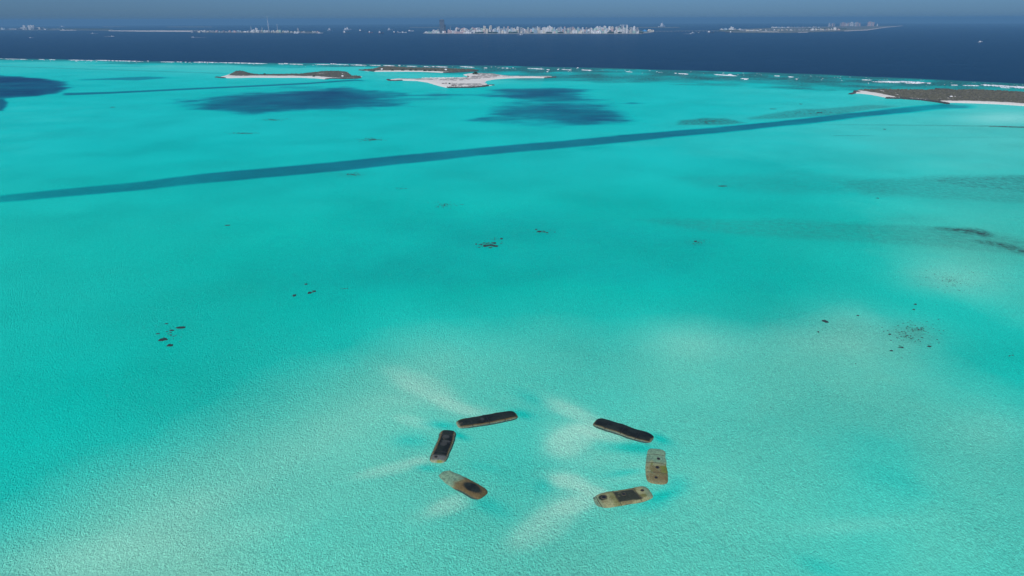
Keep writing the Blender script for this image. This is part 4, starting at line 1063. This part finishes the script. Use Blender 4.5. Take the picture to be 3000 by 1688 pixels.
for a in ((1821,98,4.5,19,'grey','tall slim grey tower under a crane, right end of the city'),(1836,98,4.2,21,'white','tallest slim white tower beside the crane, right end of the city'),
          (1857,98,5,19,'white','white tower, left one of the pair standing apart at the right end'),(1866,98,5,15,'grey','grey tower, right one of the pair standing apart at the right end'),
          (1845,98,7,12,'dark glass','dark blue block between the slim white tower and the pair'),(1525,97,8,13,'dark glass','broad dark blue block with pale base in the middle of the skyline'),
          (1420,96,7,17,'cream','cream gabled tower standing above the left half of the skyline'),(1771,97,8,18,'white','white stepped tower above the right half of the skyline'),
          (1608,96,8,17,'white','bright white tower above the middle of the skyline'),(1568,98,12,8,'pale green','broad mint green block by the water, middle of the skyline'),
          (1701,98.8,11,5.5,'cream','low wide cream hall on the waterfront, right half'),(1750,98.8,22,5,'white','long low white hall on the waterfront with a slim mast'),(1382,96.5,6,10,'pale green','green-glass office block in the left half of the skyline'),
          (1906,93.8,18,5,'cream','low wide cream building at the far right tip of the city island')):
    building(*a[:5], a[5], None)
building(1350, 98.6, 30, 4.5, 'pinkish', 'long low pinkish waterfront hall right of the dark tower', None)
building(1372, 98.9, 22, 3.2, 'white', 'long low white waterfront shed right of the pinkish hall', None)
# blue pyramid-roofed building
c = ground(1888.5, 95.0); k = mpp(1888, 95); root = empty('blue_roofed_building', (c[0], c[1], c[2] + 2)); bluem = simple_mat('blue_roof', (.06, .30, .62), .5)
MB().box(-7 * k, 7 * k, -20, 20, 0, 2.6 * k).build('wall', [BMAT['pale blue']], root)
m_ = MB(); a_ = 7.6 * k; m_.loft([[(-a_, -22, 2.6 * k), (a_, -22, 2.6 * k), (a_, 22, 2.6 * k), (-a_, 22, 2.6 * k)], [(-2.4 * k, -8, 5 * k), (2.4 * k, -8, 5 * k), (2.4 * k, 8, 5 * k), (-2.4 * k, 8, 5 * k)]])
m_.loft([[(-2 * k, -6, 5.05 * k), (2 * k, -6, 5.05 * k), (2 * k, 6, 5.05 * k), (-2 * k, 6, 5.05 * k)], [(-.2, -.2, 8 * k), (.2, -.2, 8 * k), (.2, .2, 8 * k), (-.2, .2, 8 * k)]])
m_.build('roof', [bluem], root); tag(root, 'building with a bright blue stepped pyramid roof, right of the city towers', 'building')
# tower crane over the right-hand towers
c = ground(1826, 97); k = mpp(1826, 97); root = empty('tower_crane', (c[0], c[1], c[2] + 2)); cranem = simple_mat('crane_steel', (.6, .62, .62), .6)
MB().box(-1.5, 1.5, -1.5, 1.5, 0, 22.4 * k).build('mast', [cranem], root); MB().box(-11 * k, 12 * k, -1.2, 1.2, 21 * k, 21.8 * k).build('jib', [cranem], root)
MB().box(-11.2 * k, -9 * k, -2, 2, 19.6 * k, 20.9 * k).build('counterweight', [cranem], root)
tag(root, 'white tower crane with a long level jib over the right-end towers', 'crane')
# trees along the city waterfront
for i, (x0, x1) in enumerate(((1392, 1416), (1430, 1458), (1490, 1516), (1554, 1562), (1600, 1616), (1636, 1650), (1780, 1798), (1810, 1822), (1872, 1884))):
    k = mpp(x0, 98.8); cnt = int((x1 - x0) / 2.2); Vs, Fs = [], []
    c0 = ground(x0, 98.9)
    for _ in range(cnt * 22):
        px = rnd.uniform(x0, x1); c = ground(px, 98.9); r = rnd.uniform(3, 6); z = rnd.uniform(3, 13)
        p = Vector((c[0] - c0[0] + rnd.uniform(-4, 4), c[1] - c0[1] + rnd.uniform(-6, 6), z)); q = Vector((rnd.uniform(-1, 1), rnd.uniform(-1, 1), rnd.uniform(-1, 1))).normalized() * r * .8; s_ = q.cross(Vector((.3, 1, .2))).normalized() * r * .7
        b3 = len(Vs); Vs += [tuple(p - q), tuple(p + s_), tuple(p + q), tuple(p - s_)]; Fs.append((b3, b3 + 1, b3 + 2, b3 + 3))
    o = mesh_obj('waterfront_trees', Vs, Fs, fartree, loc=(c0[0], c0[1], c0[2] + 1)); tag(o, 'dark green belt of trees along the city waterfront', kind='stuff')

# masts on the industrial island, piers, bridge
def lattice(px, py, hpx, label, w_=3.0):
    k = mpp(px, py); c = ground(px, py); H = hpx * k; root = empty('radio_mast', (c[0], c[1], c[2] + 2)); m_ = MB()
    for sx in (-1, 1):
        for sy in (-1, 1): m_.loft([[(sx * w_ - .5, sy * w_ - .5, 0), (sx * w_ + .5, sy * w_ - .5, 0), (sx * w_ + .5, sy * w_ + .5, 0), (sx * w_ - .5, sy * w_ + .5, 0)], [(sx * .5 - .4, sy * .5 - .4, H), (sx * .5 + .4, sy * .5 - .4, H), (sx * .5 + .4, sy * .5 + .4, H), (sx * .5 - .4, sy * .5 + .4, H)]])
    m_.build('legs', [cranem], root); m2 = MB()
    for i in range(1, 9): z = H * i / 9; q = w_ * (1 - i / 9) + .5; m2.box(-q, q, -q, q, z, z + .7)
    m2.build('cross_frames', [cranem], root)
    MB().box(-1.6, 1.6, -1.6, 1.6, H * .97, H * 1.01).build('antenna', [cranem], root); tag(root, label, 'mast')
lattice(788, 95, 39, 'tallest thin white radio mast on the industrial island', 3.4)
lattice(814, 95, 20, 'second tallest white mast, right of the tallest', 2.6)
lattice(737, 95, 14, 'short thin mast at the left end of the industrial island')
lattice(769, 95, 13.5, 'short thin mast just left of the tallest one')
lattice(1320, 97, 18, 'thin mast just right of the dark skyscraper', 1.6)
lattice(1822, 99, 8, 'slim white mast on the waterfront under the crane', 1.5)
lattice(1745, 99, 7, 'slim white mast on the long low waterfront hall', 1.5)
def low_row(x0, x1, py, hpx, cnt, palette, where, group, wr=(3, 8)):
    for i in range(cnt):
        x = x0 + (x1 - x0) * (i + rnd.uniform(.2, .8)) / cnt; colr = rnd.choice(palette)
        lb = f'low {colr} building {where}'
        building(x, py + rnd.uniform(-1.0, .2), rnd.uniform(*wr), hpx * rnd.uniform(.6, 1.3), colr, lb, group + ', ' + colr)
low_row(-40, 60, 87.8, 2.4, 12, ['white', 'grey', 'pale blue'], 'at the left edge of the far left island', 'far left island, left edge')
low_row(60, 130, 87.4, 3.6, 12, ['white', 'cream', 'grey'], 'in the cluster on the far left island', 'far left island cluster')
for x, lb in ((74, 'leftmost white block'), (88, 'second white block'), (94, 'third white block'), (100, 'fourth white block')):
    building(x, 87.2, 4.4, 8.5, 'white', lb + ' of the tall four on the far left island', None)
low_row(130, 240, 88.2, 1.8, 9, ['white', 'grey'], 'along the right part of the far left island', 'far left island, right part')
low_row(560, 625, 95.2, 3.0, 14, ['white', 'cream', 'grey'], 'at the right end of the white sand flat', 'right end of the sand flat')
low_row(635, 735, 95.8, 3.0, 16, ['white', 'grey', 'pinkish', 'pale blue'], 'left of the masts, industrial island', 'industrial island left of the masts')
low_row(738, 840, 96.0, 4.0, 24, ['white', 'white', 'grey', 'cream', 'pale green'], 'among the masts of the industrial island', 'industrial island among the masts')
low_row(840, 935, 96.6, 2.6, 12, ['pinkish', 'grey', 'dark glass', 'white'], 'right of the masts, industrial island', 'industrial island right of the masts')
building(744, 95.6, 8, 6, 'white', 'round-shouldered white tank building at the left of the masts', None)
building(752, 94.4, 6, 9, 'white', 'white silo block beside the leftmost mast', None)
building(874, 94.5, 4, 9, 'grey', 'grey control tower with pale top on the industrial island', None)
building(871, 97.5, 14, 1.6, 'white', 'long white quay shed at the shore of the industrial island', None)
low_row(1246, 1288, 98.4, 3.0, 9, ['white', 'pale green', 'grey', 'cream'], 'on the low point left of the dark tower', 'low point left of the tower')
low_row(1268, 1286, 97, 7, 3, ['grey', 'white'], 'behind the low point, left of the tower', 'behind the low point')
low_row(1300, 1335, 98, 6, 6, ['grey', 'pinkish', 'white'], 'at the foot of the dark tower', 'foot of the dark tower')
low_row(2110, 2185, 90.5, 4.5, 10, ['grey', 'white', 'pale blue'], 'among trees at the left of the right-hand island', 'right-hand island, left')
building(2143.5, 89, 9, 8, 'white', 'pale domed hall above the trees, left of the right-hand island', None)
low_row(2185, 2220, 92.5, 3.2, 8, ['white', 'cream'], 'in the bright cluster of the right-hand island', 'right-hand island bright cluster')
low_row(2225, 2420, 90.5, 2.4, 16, ['white', 'grey', 'cream'], 'across the flat middle of the right-hand island', 'right-hand island middle')
low_row(2370, 2460, 89.8, 3.2, 12, ['white', 'cream', 'pinkish'], 'on the near shore of the right-hand island', 'right-hand island near shore')
building(2444, 89.4, 7, 8, 'white', 'white building with a reddish roof line on the right-hand island shore', None)
low_row(2262, 2400, 83.0, 2.6, 18, ['white', 'pale blue', 'grey'], 'in the faint rear row of the right-hand island', 'right-hand island rear row')
for x0, x1, h0, cnt, wh in ((2426, 2446, 8, 4, 'left'), (2459, 2520, 11, 14, 'central'), (2540, 2560, 12.5, 6, 'right'), (2569, 2570, 9, 1, 'farthest right')):
    for i in range(cnt):
        x = x0 + (x1 - x0) * (i + .5) / cnt; cl = rnd.choice(['white', 'pinkish', 'grey'])
        building(x, 77.6, 2.9, h0 * rnd.uniform(.8, 1.15), cl, f'faint {cl} tower block in the {wh} cluster on the right horizon', f'{cl} tower blocks, {wh} cluster, right horizon')
for (x0, x1, y, g) in ((2106, 2168, 91.6, 'left tip of the right-hand island'), (2360, 2480, 86.5, 'back of the right-hand island'), (1872, 1900, 95.5, 'right tip of the city island'), (130, 320, 87.8, 'far left island'), (840, 930, 95, 'right part of the industrial island')):
    Vs, Fs = [], []; k = mpp(x0, y); c0 = ground(x0, y)
    for _ in range(int((x1 - x0) * 7)):
        px = rnd.uniform(x0, x1); c = ground(px, y + rnd.uniform(-.6, .4)); r = rnd.uniform(.6, 1.4) * k * .8; z = rnd.uniform(.2, 2.4) * k
        p = Vector((c[0] - c0[0], c[1] - c0[1], z)); q = Vector((rnd.uniform(-1, 1), rnd.uniform(-1, 1), rnd.uniform(-1, 1))).normalized() * r; s_ = q.cross(Vector((.3, 1, .2))).normalized() * r
        b3 = len(Vs); Vs += [tuple(p - q), tuple(p + s_), tuple(p + q), tuple(p - s_)]; Fs.append((b3, b3 + 1, b3 + 2, b3 + 3))
    tag(mesh_obj('woodland', Vs, Fs, fartree, loc=(c0[0], c0[1], c0[2] + 2)), 'dark trees massed on the ' + g, kind='stuff')

MIDX = {k_: i for i, k_ in enumerate(BCOL)}
QUEUE.sort(key=lambda q: -q[0])
rest = MB()
for i, (_, a) in enumerate(QUEUE):
    build_one(*a, merged=None if i < 288 else rest)
tag(rest.build('distant_buildings', list(BMAT.values()) + [winm, tankm]), 'smallest far buildings crowding between the larger ones on the distant shores', kind='stuff')

def bridge(p0, p1, cnt, label, zd=9.0, cat='bridge'):
    a, b3 = ground(*p0), ground(*p1); L = float(np.linalg.norm((b3 - a)[:2])); rz = math.atan2((b3 - a)[1], (b3 - a)[0])
    root = empty('bridge' if cat == 'bridge' else 'pier', (a[0], a[1], (a[2] + b3[2]) / 2), rz)
    MB().box(0, L, -5, 5, zd, zd + 2.2).build('deck', [quaym], root)
    for i in range(cnt):
        x = L * (i + .5) / cnt; MB().box(x - 2.2, x + 2.2, -4, 4, -3, zd - .01).build('pillar', [tankm], root)
    tag(root, label, cat)
bridge((1918, 94.5), (2106, 92.8), 18, 'long low sea bridge on dark piers between the city and the right-hand island', 8)
bridge((885, 98.6), (948, 98.8), 5, 'low pier on dark piles before the industrial island', 7, 'pier')

# ==================================================================== HAZE over the sea
hz, n, l = new_mat('haze_air')
out = n.new('ShaderNodeOutputMaterial'); pv = n.new('ShaderNodeVolumePrincipled')
pv.inputs['Color'].default_value = (.205, .47, .71, 1)
pv.inputs['Density'].default_value = 8.2e-5
pv.inputs['Anisotropy'].default_value = 0.0
l.new(pv.outputs[0], out.inputs['Volume'])
zb = float(sag(62000, 62000)) - 60
MB().box(-70000, 70000, -2000, 70000, -1100, 140).build('haze', [hz]).__setitem__('kind', 'stuff')
bpy.data.objects['haze']['label'] = 'thin blue haze over the sea'
